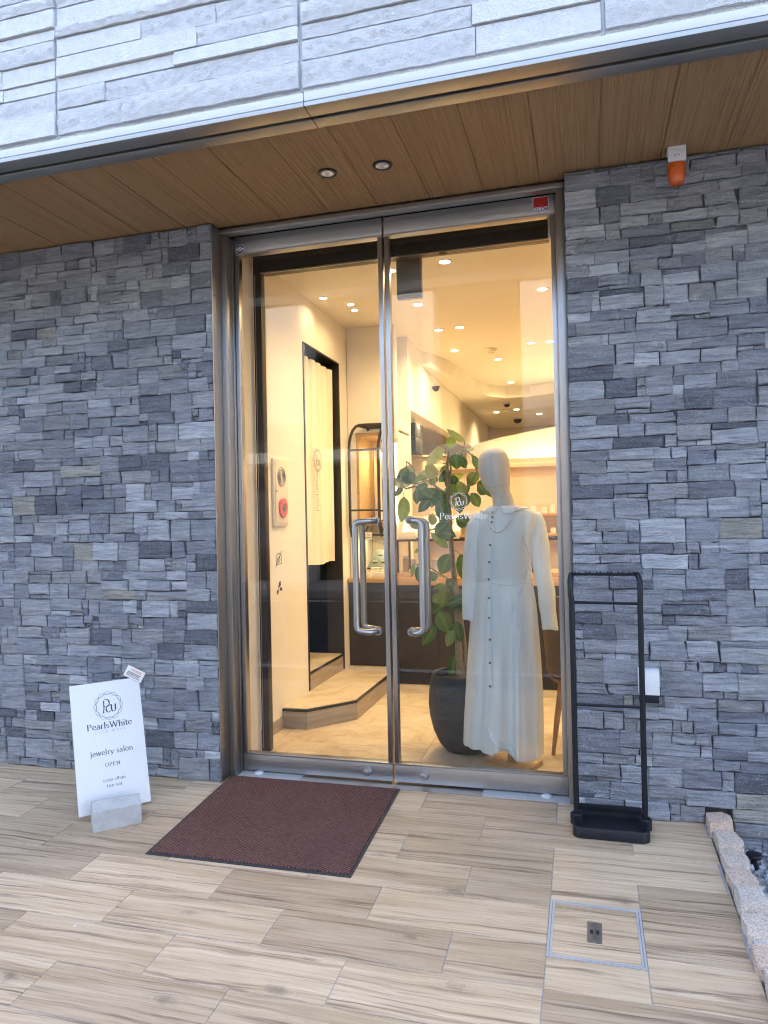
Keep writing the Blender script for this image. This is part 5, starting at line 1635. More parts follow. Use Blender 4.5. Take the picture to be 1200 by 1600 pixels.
        MB().loft(rings, True, False).obj(name, "dress_cloth", D, path[0], sharp=0)
    sleeve([(-.545, .36, 1.318), (-.560, .36, 1.27), (-.575, .355, 1.18), (-.590, .35, 1.05), (-.602, .345, .92), (-.608, .34, .758)], [.030, .048, .052, .047, .042, .034], "sleeve")
    sleeve([(-.262, .37, 1.318), (-.250, .37, 1.27), (-.243, .365, 1.18), (-.228, .355, 1.05), (-.208, .345, .92), (-.197, .34, .80), (-.191, .335, .716)], [.030, .048, .052, .047, .044, .041, .039], "sleeve")
    MB().tube([(-.191 + .041 * cos(a * pi / 8), .335 + .039 * sin(a * pi / 8), .728) for a in range(16)], .0022, 6, False, True).obj("cuff", "dress_cloth", D, (-.19, .335, .73))
    # folded-back hem flap
    fl = MB()
    def flap(u, v):
        x = -.497 + .125 * u + .018 * v
        z = .252 - .118 * u ** .9 - (.075 * v * (1 - .55 * u))
        p = front(x, max(.125, z), .012 + .022 * sin(v * 2.6) * (1 - .6 * u))
        return (p.x, p.y, z)
    fl.grid(flap, 12, 5)
    fl.obj("hem_flap", "dress_cloth", D, (-.45, .2, .2), recalc=False, sharp=0)
    # pearl necklace
    nk = MB()
    path = []
    for i in range(47):
        t = i / 46
        x = -.507 + .168 * t
        zz = 1.333 + .03 * t - (0.13 + .02 * t) * sin(pi * t) ** .75 * (1.05 - .35 * t)
        path.append(front(x, min(1.345, zz), .014))
        p = path[-1]
        nk.lathe([(.0005, .0042), (.0030, .0030), (.0043, 0), (.0030, -.0030), (.0005, -.0042)], (p.x, p.y, zz), 8)
    nk.obj("pearl_necklace", "pearl", R, (-.43, .25, 1.28))

# leaves of the rubber plant: stalk end, tip, width, tone
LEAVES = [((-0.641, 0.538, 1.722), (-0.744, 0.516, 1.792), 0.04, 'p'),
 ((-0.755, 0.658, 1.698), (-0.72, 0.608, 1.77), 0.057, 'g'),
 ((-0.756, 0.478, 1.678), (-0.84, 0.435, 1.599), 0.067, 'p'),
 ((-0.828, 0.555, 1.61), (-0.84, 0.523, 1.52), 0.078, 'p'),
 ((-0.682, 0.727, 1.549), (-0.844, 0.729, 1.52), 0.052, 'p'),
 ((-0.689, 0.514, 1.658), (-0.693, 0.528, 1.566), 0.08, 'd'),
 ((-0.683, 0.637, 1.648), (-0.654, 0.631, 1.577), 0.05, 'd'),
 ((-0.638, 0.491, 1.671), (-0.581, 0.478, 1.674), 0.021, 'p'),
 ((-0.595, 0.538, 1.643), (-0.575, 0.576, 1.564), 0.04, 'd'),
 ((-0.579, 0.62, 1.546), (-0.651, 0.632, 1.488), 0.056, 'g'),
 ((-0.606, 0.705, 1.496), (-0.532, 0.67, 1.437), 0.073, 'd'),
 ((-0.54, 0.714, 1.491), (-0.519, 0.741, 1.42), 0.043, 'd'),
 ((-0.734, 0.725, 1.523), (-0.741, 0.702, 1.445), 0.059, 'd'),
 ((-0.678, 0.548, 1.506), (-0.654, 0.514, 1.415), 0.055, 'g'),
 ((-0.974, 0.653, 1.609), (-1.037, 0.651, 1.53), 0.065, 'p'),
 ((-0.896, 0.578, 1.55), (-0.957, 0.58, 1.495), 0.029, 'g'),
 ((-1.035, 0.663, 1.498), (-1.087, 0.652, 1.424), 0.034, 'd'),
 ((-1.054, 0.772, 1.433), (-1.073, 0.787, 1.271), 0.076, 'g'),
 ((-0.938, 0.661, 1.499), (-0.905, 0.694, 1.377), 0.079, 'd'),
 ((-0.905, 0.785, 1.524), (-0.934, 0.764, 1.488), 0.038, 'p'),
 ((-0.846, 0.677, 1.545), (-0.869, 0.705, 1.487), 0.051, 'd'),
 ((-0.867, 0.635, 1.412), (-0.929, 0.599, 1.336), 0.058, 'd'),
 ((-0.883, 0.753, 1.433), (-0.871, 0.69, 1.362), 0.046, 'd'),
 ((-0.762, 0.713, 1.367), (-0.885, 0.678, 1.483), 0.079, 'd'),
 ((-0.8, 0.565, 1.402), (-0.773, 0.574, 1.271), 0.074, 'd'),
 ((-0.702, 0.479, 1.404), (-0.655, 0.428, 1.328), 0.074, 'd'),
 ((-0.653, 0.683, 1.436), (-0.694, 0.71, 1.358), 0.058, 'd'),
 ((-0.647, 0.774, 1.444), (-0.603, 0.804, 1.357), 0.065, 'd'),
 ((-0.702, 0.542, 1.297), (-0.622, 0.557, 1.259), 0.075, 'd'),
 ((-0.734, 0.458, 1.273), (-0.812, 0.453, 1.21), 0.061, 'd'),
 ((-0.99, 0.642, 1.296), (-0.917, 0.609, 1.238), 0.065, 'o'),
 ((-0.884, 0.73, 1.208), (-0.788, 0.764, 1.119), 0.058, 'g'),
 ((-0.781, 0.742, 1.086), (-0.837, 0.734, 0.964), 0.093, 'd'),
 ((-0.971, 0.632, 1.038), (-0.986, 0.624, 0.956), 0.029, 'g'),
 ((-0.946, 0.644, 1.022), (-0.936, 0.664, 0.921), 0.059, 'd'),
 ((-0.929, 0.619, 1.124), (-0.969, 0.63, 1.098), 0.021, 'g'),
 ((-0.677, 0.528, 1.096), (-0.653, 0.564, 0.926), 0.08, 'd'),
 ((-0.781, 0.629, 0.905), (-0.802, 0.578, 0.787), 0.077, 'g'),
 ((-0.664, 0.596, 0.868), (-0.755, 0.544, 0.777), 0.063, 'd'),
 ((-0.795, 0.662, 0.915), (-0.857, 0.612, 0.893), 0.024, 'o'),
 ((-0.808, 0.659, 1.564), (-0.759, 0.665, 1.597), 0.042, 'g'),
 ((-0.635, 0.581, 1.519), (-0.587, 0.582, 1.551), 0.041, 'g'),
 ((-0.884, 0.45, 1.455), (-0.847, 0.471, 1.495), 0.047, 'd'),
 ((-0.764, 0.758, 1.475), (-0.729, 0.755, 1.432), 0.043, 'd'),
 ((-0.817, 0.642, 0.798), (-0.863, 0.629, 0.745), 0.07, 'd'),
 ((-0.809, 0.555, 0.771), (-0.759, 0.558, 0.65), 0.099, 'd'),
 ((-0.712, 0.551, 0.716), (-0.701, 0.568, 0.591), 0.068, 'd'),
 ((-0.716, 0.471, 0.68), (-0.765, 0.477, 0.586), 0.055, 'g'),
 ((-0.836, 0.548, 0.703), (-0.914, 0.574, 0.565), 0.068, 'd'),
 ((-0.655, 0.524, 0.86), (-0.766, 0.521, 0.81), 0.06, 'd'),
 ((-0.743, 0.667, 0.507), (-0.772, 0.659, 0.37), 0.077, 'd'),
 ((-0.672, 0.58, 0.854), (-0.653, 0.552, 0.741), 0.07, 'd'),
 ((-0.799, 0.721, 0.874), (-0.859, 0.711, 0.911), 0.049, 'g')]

def build_plant():
    R = thing("potted_plant", (-0.69, 0.68, 0), "rubber plant with large dark oval leaves in a big charcoal pot beside the mannequin", "plant")
    cx, cy = -0.675, 0.565
    prof = [(.085, .001), (.118, .006), (.150, .045), (.180, .11), (.200, .19), (.207, .26), (.203, .33), (.193, .39), (.185, .425), (.176, .432), (.168, .426), (.170, .385)]
    MB().lathe(prof, (cx, cy, 0), 44, True, False).obj("pot", "pot_clay", R, (cx, cy, 0), sharp=50)
    MB().lathe([(.172, .384), (.10, .392), (0.0005, .396)], (cx, cy, 0), 24, False, False).obj("soil", "soil", R, (cx, cy, .39))
    oy = 0.05
    tr = [(-.700, .585, .385), (-.712, .60, .52), (-.716, .62, .68), (-.728, .66, .85), (-.742, .65, 1.0), (-.750, .64, 1.15), (-.754, .63, 1.33), (-.758, .62, 1.48), (-.759, .62, 1.608), (-.750, .62, 1.681)]
    MB().tube(tr, [.024, .021, .019, .017, .016, .014, .012, .010, .008, .005], 12).obj("trunk", "bark", R, tr[0])
    MB().tube([(-.680, .60, .385), (-.680, .62, .55), (-.700, .64, .72), (-.708, .63, .86)], [.016, .013, .010, .006], 10).obj("trunk", "bark", R, (-.69, .69, .385))
    br = [[(-.749, .62, 1.498), (-.737, .61, 1.58), (-.746, .60, 1.656), (-.762, .60, 1.691)],
          [(-.754, .63, 1.40), (-.643, .58, 1.467), (-.579, .56, 1.546), (-.608, .56, 1.65), (-.658, .58, 1.683), (-.651, .60, 1.724)],
          [(-.754, .62, 1.43), (-.823, .60, 1.479), (-.872, .58, 1.516), (-.94, .58, 1.497), (-.945, .58, 1.588), (-.998, .60, 1.632)],
          [(-.94, .58, 1.485), (-.994, .57, 1.471), (-1.026, .57, 1.496)],
          [(-.753, .63, 1.34), (-.741, .60, 1.387), (-.685, .58, 1.441), (-.629, .57, 1.453)],
          [(-.752, .63, 1.30), (-.772, .60, 1.264), (-.857, .58, 1.231), (-.878, .58, 1.238)],
          [(-.742, .65, .93), (-.806, .60, .975), (-.862, .58, 1.016)],
          [(-.730, .66, .86), (-.78, .62, .87), (-.82, .60, .85)]]
    for b in br:
        k = len(b)
        MB().tube(b, [.0065 - .0035 * i / (k - 1) for i in range(k)], 7).obj("branch", "twig", R, b[0])
    nodes = [Vector(p) for b in br for p in b] + [Vector(tr[i]).lerp(Vector(tr[i + 1]), t) for i in range(2, len(tr) - 1) for t in (0, .25, .5, .75)]
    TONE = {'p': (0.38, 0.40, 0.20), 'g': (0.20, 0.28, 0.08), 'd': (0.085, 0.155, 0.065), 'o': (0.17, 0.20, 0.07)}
    rs = random.Random(11)
    view = Vector((-0.72, -3.478, 1.3))
    extra = []
    for i in range(34):
        n0 = rs.choice(nodes[:32])
        a = rs.uniform(0, 6.28)
        d = Vector((cos(a) * .85, rs.uniform(-.15, .6), sin(a) * .8 - .15)).normalized()
        b0 = n0 + d * rs.uniform(.015, .05) + Vector((0, .04, 0))
        ln = rs.uniform(.075, .125)
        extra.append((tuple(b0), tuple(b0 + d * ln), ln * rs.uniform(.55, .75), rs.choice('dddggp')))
    for b, t, wd, k in LEAVES + extra:
        B0, T = Vector(b), Vector(t)
        ax = (T - B0)
        ln = ax.length
        ax.normalize()
        to = (Vector((0, -3.478, 1.3)) - (B0 + T) / 2).normalized()
        side = ax.cross(to).normalized()
        tilt = rs.uniform(-.75, .75)
        nrm = side.cross(ax).normalized()
        side2 = (side * cos(tilt) + nrm * sin(tilt)).normalized()
        nrm2 = side2.cross(ax).normalized()
        half = wd / 2 * 1.1 / max(.72, cos(tilt))
        bend = rs.uniform(.05, .42) * ln
        cup = rs.uniform(-.10, .22)
        c0 = TONE[k]
        kk = rs.uniform(.85, 1.2)
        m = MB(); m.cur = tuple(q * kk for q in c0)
        NU, NV = 9, 6
        vs, vein = [], []
        for i in range(NU + 1):
            u = i / NU
            prof_ = (sin(pi * min(1, u * 1.04)) ** .62) * (1 - .18 * u) if 0 < u < 1 else 0.02
            if u > .86: prof_ *= 1 - ((u - .86) / .14) ** 1.6 * .85
            for j in range(NV + 1):
                v = j / NV * 2 - 1
                h = half * prof_
                p = B0 + ax * (ln * u) + side2 * (h * v) + nrm2 * (-bend * (u - .4) ** 2 * 1.2 + abs(v) ** 1.3 * h * cup + .0025 * sin(u * 21 + v * 3))
                vs.append(p)
                vein.append(1.0 if j == NV // 2 else 0.0)
        m.add(vs, [(i * (NV + 1) + j, i * (NV + 1) + j + 1, (i + 1) * (NV + 1) + j + 1, (i + 1) * (NV + 1) + j) for i in range(NU) for j in range(NV)], True)
        near = min(nodes, key=lambda q: (q - B0).length)
        lf = m.obj("leaf", "leaf", R, B0, recalc=False, sharp=0)
        at = lf.data.attributes.new("vein", 'FLOAT', 'POINT')
        for i, q in enumerate(vein): at.data[i].value = q * .28
        mid = near.lerp(B0, .55) + Vector((0, 0, .006))
        if (near - B0).length > .004:
            MB().tube([near, mid, B0 + ax * .004], [.0026, .0022, .0018], 6).obj("leaf_stalk", "twig", R, near)

def build_chair():
    R = thing("dining_chair", (-0.05, 0.78, 0), "brown upholstered chair with tapered wooden legs behind the mannequin at the right door edge", "chair")
    cx, cy = -0.02, 0.75
    def shell(u, v):
        a = radians(150 + 165 * u)
        rr = .215 + .03 * v
        z = .44 + .42 * v - .05 * v * abs(u - .5) * 2
        return (cx + rr * cos(a), cy + rr * sin(a) * 1.0, z)
    m = MB()
    n, k = 20, 8
    outer = [shell(i / n, j / k) for j in range(k + 1) for i in range(n + 1)]
    inner = []
    for j in range(k + 1):
        for i in range(n + 1):
            p = shell(i / n, j / k)
            d = Vector((p[0] - cx, p[1] - cy, 0)).normalized()
            inner.append((p[0] - d.x * .045, p[1] - d.y * .045, p[2]))
    W = n + 1
    o = len(outer)
    fs = []
    for j in range(k):
        for i in range(n):
            q = j * W + i
            fs.append((q, q + 1, q + W + 1, q + W)); fs.append((o + q, o + q + W, o + q + W + 1, o + q + 1))
    for i in range(n):
        q = k * W + i
        fs.append((q, q + 1, o + q + 1, o + q)); fs.append((i, o + i, o + i + 1, i + 1))
    for j in range(k):
        q = j * W
        fs.append((q, q + W, o + q + W, o + q)); q += n
        fs.append((q, o + q, o + q + W, q + W))
    m.add(outer + inner, fs, True)
    m.obj("backrest", "chair_fabric", R, (cx, cy, .6))
    MB().lathe([(.0005, .40), (.19, .40), (.215, .415), (.22, .45), (.21, .48), (.15, .49), (.0005, .49)], (cx, cy, 0), 30, False, False).obj("seat", "chair_fabric", R, (cx, cy, .45))
    MB().lathe([(.0005, .375), (.185, .375), (.200, .385), (.200, .399), (.0005, .399)], (cx, cy, 0), 30, False, False).obj("seat_ring", "chair_wood", R, (cx, cy, .39))
    for x, y in ((-.155, .17), (-.155, -.165), (.155, .17), (.155, -.165)):
        MB().tube([(cx + x * .82, cy + y * .82, .385), (cx + x, cy + y, .20), (cx + x * 1.16, cy + y * 1.16, .001)], [.020, .016, .010], 10).obj("leg", "chair_wood", R, (cx + x, cy + y, .2))

# ================================================================ THINGS ON THE TERRACE
def build_outdoor_things():
    # door mat
    R = thing("door_mat", (-1.33, -0.49, gz(-.49)), "dark reddish brown woven door mat with black rubber edge in front of the doors", "door mat")
    C = [(-1.764, -0.887), (-0.883, -0.883), (-0.891, -0.093), (-1.787, -0.096)]
    def mat(ins, z, h, name, mt):
        cxm = sum(p[0] for p in C) / 4; cym = sum(p[1] for p in C) / 4
        P = [(p[0] + (ins if p[0] < cxm else -ins), p[1] + (ins if p[1] < cym else -ins)) for p in C]
        vs = [(x, y, gz(y) + z) for x, y in P] + [(x, y, gz(y) + z + h) for x, y in P]
        MB().add(vs, [(3, 2, 1, 0), (4, 5, 6, 7), (0, 1, 5, 4), (1, 2, 6, 5), (2, 3, 7, 6), (3, 0, 4, 7)]).obj(name, mt, R, (cxm, cym, gz(cym)))
    mat(0.0, 0.0006, 0.0035, "rubber_edge", "rubber")
    mat(0.014, 0.0043, 0.0050, "carpet", "mat_fabric")
    # umbrella stand
    R = thing("umbrella_stand", (0.07, -0.29, gz(-.29)), "tall black metal umbrella stand with hooks and drip tray against the right stone wall", "umbrella stand")
    zb = gz(-.29) - .004
    def rrect(x0, x1, y0, y1, r, z):
        out = []
        for cx, cy, a in ((x1 - r, y1 - r, 0), (x0 + r, y1 - r, 90), (x0 + r, y0 + r, 180), (x1 - r, y0 + r, 270)):
            out += [(cx + r * cos(radians(a + 15 * i)), cy + r * sin(radians(a + 15 * i)), z + gz(-.29)) for i in range(7)]
        return out
    x0, x1, y0, y1 = -.081, .221, -.408, -.188
    t = MB()
    t.loft([rrect(x0, x1, y0, y1, .035, -.004), rrect(x0, x1, y0, y1, .035, .034), rrect(x0 + .003, x1 - .003, y0 + .003, y1 - .003, .033, .038),
            rrect(x0 + .014, x1 - .014, y0 + .014, y1 - .014, .024, .038), rrect(x0 + .017, x1 - .017, y0 + .017, y1 - .017, .022, .014)], True, True)
    t.obj("drip_tray", "black_plastic", R, (.07, -.3, 0), sharp=40)
    MB().box(x0 + .02, x1 - .02, y1 - .0195, y1 - .0135, gz(-.29) + .034, gz(-.29) + .062, .002).obj("tray_back", "black_plastic", R, (.07, y1, 0))
    for x in (-.0665, .2085):
        MB().lathe([(.026, .012), (.026, .052), (.022, .056), (.0145, .056)], (x, -.298, gz(-.29)), 20, False, False).obj("post_socket", "black_plastic", R, (x, -.298, 0))
        xt = x - (.004 if x < 0 else -.002)
        MB().tube([(x, -.298, gz(-.29) + .013), (x, -.298, .50), (x, -.298, .93), (xt, -.297, .975), (xt, -.290, 1.015), (xt + (.002 if x < 0 else -.006), -.278, 1.040), (xt + (.004 if x < 0 else -.010), -.262, 1.046)], .0118, 12).obj("post", "black_paint", R, (x, -.298, .5))
    MB().tube([(-.068, -.262, 1.046), (.205, -.262, 1.046)], .0065, 10).obj("top_bar", "black_paint", R, (.07, -.262, 1.046))
    MB().tube([(-.0665, -.298, .930), (.2085, -.298, .926)], .0062, 10).obj("cross_bar", "black_paint", R, (.07, -.298, .93))
    MB().tube([(-.0665, -.298, .497), (.2085, -.298, .497)], .0062, 10).obj("cross_bar", "black_paint", R, (.07, -.298, .5))
    for i in range(6):
        x = -.043 + i * .0445
        MB().tube([(x - .010, -.272, 1.058), (x - .004, -.277, 1.052), (x, -.280, 1.046), (x + .004, -.277, 1.052), (x + .010, -.272, 1.058)], .0025, 6).obj("hook", "black_paint", R, (x, -.27, 1.05))
    # outlet cover on the right stone wall
    R = thing("outlet_cover", (0.24, -0.2, 0.56), "white rounded outlet cover with black underside on the stone wall beside the umbrella stand", "outlet cover")
    m = MB()
    prof = [(-.195, .640), (-.218, .638), (-.232, .628), (-.238, .612), (-.238, .560), (-.238, .535)]
    W2 = (.199, .282)
    vs = [(W2[0], y, z) for y, z in prof] + [(W2[1], y, z) for y, z in prof] + [(W2[0], -.185, .640), (W2[1], -.185, .640), (W2[0], -.185, .535), (W2[1], -.185, .535)]
    k = len(prof)
    fs = [(i, i + 1, k + i + 1, k + i) for i in range(k - 1)] + [(2 * k, 0, k, 2 * k + 1), (k - 1, 2 * k + 2, 2 * k + 3, 2 * k - 1)]
    fs += [tuple([2 * k] + list(range(k)) + [2 * k + 2]), tuple([2 * k + 1] + list(range(k, 2 * k)) + [2 * k + 3])]
    m.add(vs, fs, True)
    m.obj("cover", "white_plastic", R, (.24, -.2, .6), sharp=30)
    MB().box(.201, .280, -.234, -.186, .500, .533, .003).obj("base", "black_plastic", R, (.24, -.2, .52))
    MB().box(.192, .200, -.214, -.160, .500, .640, .002).obj("back_plate", "black_plastic", R, (.24, -.19, .6)) if False else None
    # orange alarm beacon
    R = thing("alarm_beacon", (0.396, -0.26, 2.82), "orange alarm beacon on a white bracket under the soffit above the right stone wall", "beacon")
    MB().box(.362, .433, -.272, -.205, 2.806, 2.8205, .002).obj("bracket_plate", "white_plastic", R, (.39, -.24, 2.81))
    MB().box(.362, .433, -.2725, -.262, 2.757, 2.8055, .002).obj("bracket", "white_plastic", R, (.39, -.27, 2.78))
    for x in (.390, .404):
        MB().lathe([(.0025, 0), (.0025, .002)], (0, 0, 0), 8).xf(Matrix.Translation((x, -.2727, 2.782)) @ Matrix.Rotation(pi / 2, 4, 'X')).obj("screw", "ink", R, (x, -.273, 2.78))
    def bring(z, w_, d_):
        cx, cy = .3965, -.245
        return [(cx + w_ * (abs(cos(2 * pi * i / 28)) ** .8) * (1 if cos(2 * pi * i / 28) > 0 else -1), cy + d_ * (abs(sin(2 * pi * i / 28)) ** .8) * (1 if sin(2 * pi * i / 28) > 0 else -1), z) for i in range(28)]
    MB().loft([bring(2.7555, .035, .027), bring(2.752, .036, .030), bring(2.725, .0355, .031), bring(2.695, .033, .029), bring(2.676, .028, .025), bring(2.669, .018, .016)]).obj("lens", "beacon_orange", R, (.396, -.25, 2.71))
    # sign
    yaw, lean = 0.8627, 0.3097
    r_ = Vector((cos(yaw), sin(yaw), 0)); n_ = Vector((-sin(yaw), cos(yaw), 0))
    u_ = Vector((0, 0, 1)) * cos(lean) + n_ * sin(lean)
    o_ = u_.cross(r_) * -1           # outward, towards the viewer
    o_ = -(r_.cross(u_)) if (r_.cross(u_)).dot(Vector((0.6, -0.8, 0))) < 0 else r_.cross(u_)
    c_ = Vector((-2.115, -0.592, -0.010))
    W, H = 0.320, 0.583
    R = thing("shop_sign", (-2.07, -0.62, gz(-.62)), "leaning white shop sign board in a concrete foot reading PearlsWhite jewelry salon OPEN", "sign board")
    T = Matrix((r_, u_, o_)).transposed().to_4x4(); T.translation = c_
    MB().box(-W / 2, W / 2, 0, H, -.010, 0, .0008).xf(T).obj("board", "white_panel", R, c_)
    P = lambda du, dv: (lambda u, v: tuple(c_ + r_ * (du + u) + u_ * (dv + v) + o_ * .0006))
    emblem_mb(0.066, P(.006, .468), None, .0125).obj("emblem", "ink", R, c_ + u_ * .47, recalc=False)
    def line(s, size, dv, **kw):
        text_mb(s, size, P(.004, dv), **kw).obj("lettering", kw.pop("mt", "ink"), R, c_ + u_ * dv, recalc=False)
    line("PearlsWhite", .040, .366, thick=.12, thin=.045)
    text_mb("パールズ・ホワイト", .0175, P(.004, .345), .055, .045, .02, None, True).obj("lettering", "ink_grey", R, c_ + u_ * .345, recalc=False)
    line("jewelry salon", .034, .248, thick=.10, thin=.045, track=.02)
    line("OPEN", .0235, .193, thick=.11, thin=.05, track=.08)
    line("11:00-18:00", .0215, .127, thick=.10, thin=.05, track=.04)
    line("tue-sat", .0225, .101, thick=.10, thin=.05, track=.04)
    # concrete foot
    hd = MB()
    hh = .084
    f0 = Vector((-2.098, -.774, 0)); f1 = Vector((-1.948, -.642, 0))
    fr = (f1 - f0).normalized(); fn = Vector((-fr.y, fr.x, 0))
    cF = (f0 + f1) / 2
    prof = [(0.0, 0.0), (0.0, hh), (.054, hh + .030), (.060, 0.02), (.064, 0.02), (.088, hh + .020), (.125, hh - .01), (.125, 0.0)]
    vs = []
    for e in (-.101, .101):
        for d, z in prof:
            p = cF + fr * e + fn * d
            vs.append((p.x, p.y, z + gz(p.y) if z == 0.0 else z + gz(-.68)))
    k = len(prof)
    hd.add(vs, [tuple(range(k)), tuple(reversed(range(k, 2 * k)))] + [(i, k + i, k + (i + 1) % k, (i + 1) % k) for i in range(k)])
    hd.obj("concrete_foot", "cast_concrete", R, cF)
    # card on the sign's corner
    R = thing("notice_card", (-1.935, -.43, .60), "small cream card with red and black print on the white sign's top corner", "card")
    cc = c_ + r_ * .140 + u_ * .600 + o_ * .006
    a_ = radians(-33)
    r2 = r_ * cos(a_) + u_ * sin(a_); u2 = u_ * cos(a_) - r_ * sin(a_)
    T2 = Matrix((r2, u2, o_)).transposed().to_4x4(); T2.translation = cc
    MB().box(-.046, .046, -.027, .027, -.004, .0, .0006).xf(T2).obj("paper", "paper", R, cc)
    q = MB()
    for i, (wl, dv, h_) in enumerate(((.032, -.003, .004), (.028, -.0095, .004), (.034, -.0155, .0022), (.034, -.0205, .0022))):
        x = -.036
        while x < -.036 + wl * 1.9:
            ww = random.uniform(.004, .010)
            q.box(x, x + ww, dv, dv + h_, .0003, .0006); x += ww + .0015
    q.xf(T2).obj("print_lines", "ink", R, cc)
    q = MB()
    for i in range(5):
        x = -.026 + i * .0115
        q.box(x, x + .009, .0095, .0115, .0003, .0006); q.box(x + .0035, x + .0055, .007, .018, .0003, .0006); q.box(x, x + .009, .0155, .0175, .0003, .0006)
    q.xf(T2).obj("print_heading", "ink_red", R, cc)
    # floor hatch
    R = thing("floor_hatch", (0, -1.02, gz(-1.02)), "square metal framed floor hatch with wood-look tile inlay and lifting handle", "hatch")
    hx0, hx1, hy0, hy1 = -0.150, 0.148, -1.178, -0.868
    def slab(x0, x1, y0, y1, d, h, name, mt):
        P4 = [(x0, y0), (x1, y0), (x1, y1), (x0, y1)]
        vs = [(x, y, gz(y) + d - h) for x, y in P4] + [(x, y, gz(y) + d) for x, y in P4]
        return MB().add(vs, [(3, 2, 1, 0), (4, 5, 6, 7), (0, 1, 5, 4), (1, 2, 6, 5), (2, 3, 7, 6), (3, 0, 4, 7)]).obj(name, mt, R, ((x0 + x1) / 2, (y0 + y1) / 2, gz((y0 + y1) / 2)))
    def rim(i0, wd, d, mt, name):
        a, b, c, e = hx0 + i0, hx1 - i0, hy0 + i0, hy1 - i0
        slab(a, b, c, c + wd, d, .012, name, mt); slab(a, b, e - wd, e, d, .012, name, mt)
        slab(a, a + wd, c + wd + .0002, e - wd - .0002, d, .012, name, mt); slab(b - wd, b, c + wd + .0002, e - wd - .0002, d, .012, name, mt)
    rim(0.0005, .0062, .0010, "steel_bright", "outer_rim")
    rim(.0067, .0022, -.003, "gap_black", "gap")
    rim(.0090, .0065, .0008, "steel_bright", "inner_rim")
    ys = [hy0 + .0155, -0.9143, hy1 - .0155]
    def inlay(rects):
        m = MB()
        for x0, x1, y0, y1 in rects:
            P4 = [(x0, y0), (x1, y0), (x1, y1), (x0, y1)]
            vs = [(x, y, gz(y) - .0104) for x, y in P4] + [(x, y, gz(y) - .0004) for x, y in P4]
            m.add(vs, [(3, 2, 1, 0), (4, 5, 6, 7), (0, 1, 5, 4), (1, 2, 6, 5), (2, 3, 7, 6), (3, 0, 4, 7)])
        m.obj("tile", "wood_tile", R, (0, (rects[0][2] + rects[0][3]) / 2, gz(-1.02)))
    inlay([(hx0 + .0158, -.0265, ys[0] + .001, ys[1] - .001), (.0195, hx1 - .0158, ys[0] + .001, ys[1] - .001), (-.0265, .0195, ys[0] + .001, -1.081), (-.0265, .0195, -.969, ys[1] - .001)])
    inlay([(hx0 + .0158, hx1 - .0158, ys[1] + .001, ys[2] - .001)])
    slab(-.0255, .0185, -1.080, -.970, .0006, .012, "handle_plate", "steel_rail")
    slab(-.0085, .0015, -1.072, -.978, .0022, .002, "handle_bar", "steel")
    for x in (-.0125, .0055):
        m = MB()
        m.add([(x + .0075 * cos(2 * pi * i / 16) * .8 + 0.0, -1.025 + .012 * sin(2 * pi * i / 16), gz(-1.025 + .012 * sin(2 * pi * i / 16)) + .0012) for i in range(16)], [tuple(range(16))])
        m.obj("finger_hole", "gap_black", R, (x, -1.025, gz(-1.02)), recalc=False)
    # garden spot light beside the kerb
    R = thing("garden_light", (0.62, -0.36, -.10), "small black round garden light in the gravel next to the kerb", "garden light")
    MB().lathe([(.012, -.03), (.012, .030), (.026, .036), (.030, .044), (.028, .052), (.015, .056), (.0005, .057)], (.607, -.335, -.10), 20, True, False).obj("lamp_head", "black_plastic", R, (.607, -.335, -.06))
    R = thing("white_pebble", (-1.72, -1.365, gz(-1.365)), "tiny white chip lying on the wood-look tiles at the lower left", "pebble")
    p = R.location
    MB().lathe([(.0004, .004), (.004, .003), (.0055, .001), (.004, .0)], (p.x, p.y, p.z + .0004), 8).obj("chip", "white_panel", R, p)

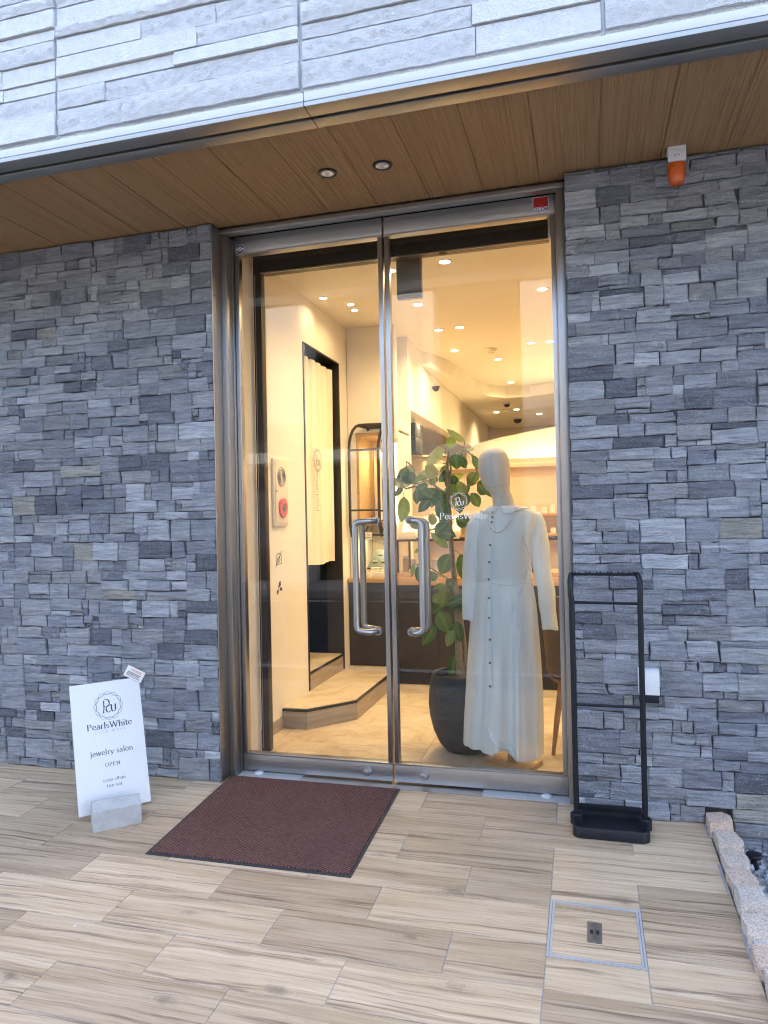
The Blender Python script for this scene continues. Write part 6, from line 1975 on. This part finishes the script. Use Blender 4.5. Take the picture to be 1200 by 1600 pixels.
# ================================================================ ACROSS THE STREET (seen in the glass)
def build_street():
    # pavement, white line and building opposite
    tag(MB().box(-30, 30, -11.5, -9.3, -0.16, -0.02).obj("opposite_pavement", "concrete"), None, None, kind="structure")
    for y0, y1 in ((-3.35, -3.22), (-8.9, -8.78)):
        m = MB().box(-25, 25, y0, y1, -0.161, -0.157)
        tag(m.obj("road_marking", "road_paint"), None, None, kind="structure")
    R = thing("opposite_building", (-3, -11.0, 0), "pale office building with white panel pillars across the street", "building")
    MB().box(-16, 12, -20, -13.0, -0.1, 6.6).obj("wall", "grey_cladding", R, (-2, -16, 5))
    for x0 in (-12.2, -9.4, -6.6, -3.8, -1.15, 1.7, 4.5, 7.3):
        w_ = .9
        zs = [0.0, 0.85, 1.70, 2.55, 3.40, 4.25, 5.10, 5.95]
        for i in range(len(zs) - 1):
            MB().box(x0, x0 + w_, -11.6, -10.98, zs[i] - .02 + .008, zs[i + 1] - .02 - .008).obj("pillar_panel", "white_cladding", R, (x0 + w_ / 2, -11.2, zs[i]))
        MB().box(x0 + .02, x0 + w_ - .02, -11.58, -11.0, -.02, 5.94).obj("pillar_core", "grey_cladding", R, (x0 + .4, -11.3, 3))
    MB().box(-16, 12, -13.0, -11.0, 6.0, 6.6).obj("roof_slab", "grey_cladding", R, (-2, -12, 6.3))
    for i in range(9):
        x = -12 + i * 2.8
        MB().box(x - 1.0, x + 1.0, -12.98, -12.9, 0.2, 2.6).obj("window", "far_glass", R, (x, -12.9, 1.4))
        MB().box(x - 1.0, x + 1.0, -12.98, -12.9, 3.2, 5.6).obj("window", "far_glass", R, (x, -12.9, 4.4))
    MB().box(-15, 11, -12.6, -12.52, 2.70, 2.95).obj("canopy_beam", "white_cladding", R, (-2, -12.5, 2.8))
    for x0, x1 in ((-5.9, -4.7), (-4.6, -3.95)):
        MB().box(x0, x1, -11.02, -10.975, 2.52, 2.56).obj("rail", "flashing", R, (x0, -11, 2.54))
    g = thing("white_post", (-2.58, -10.5, 0), "slim white post standing on the pavement across the street", "post")
    MB().tube([(-2.60, -10.4, -.02), (-2.60, -10.4, 1.32)], .075, 16).obj("post_shaft", "white_panel", g, (-2.6, -10.4, .6))
    MB().lathe([(.077, 1.321), (.06, 1.36), (.02, 1.385), (.0005, 1.388)], (-2.60, -10.4, 0), 16, True, False).obj("post_cap", "white_panel", g, (-2.6, -10.4, 1.3))

# ================================================================ BUILD
simple("sill_stone", (0.42, 0.42, 0.41), 0.5, var=0.06)
simple("grey_panel", (0.20, 0.18, 0.15), 0.6)
simple("steel_bright", (0.50, 0.50, 0.50), 0.5, 0.4, var=0.03)
build_ground()
build_wall(-4.6, -1.7990, (-3.14, -1.79), "stacked grey slate stone wall to the left of the glass entrance, behind the white sign")
build_wall(-0.0595, 2.6, (-0.07, 0.78), "stacked grey slate stone wall to the right of the entrance, behind the umbrella stand", (0.452, 2.6))
build_kerb()
build_upper()
build_entrance()
build_room()
build_lamps()
build_left_wall_items()
build_counters()
build_mannequin()
build_plant()
build_chair()
build_outdoor_things()
build_street()
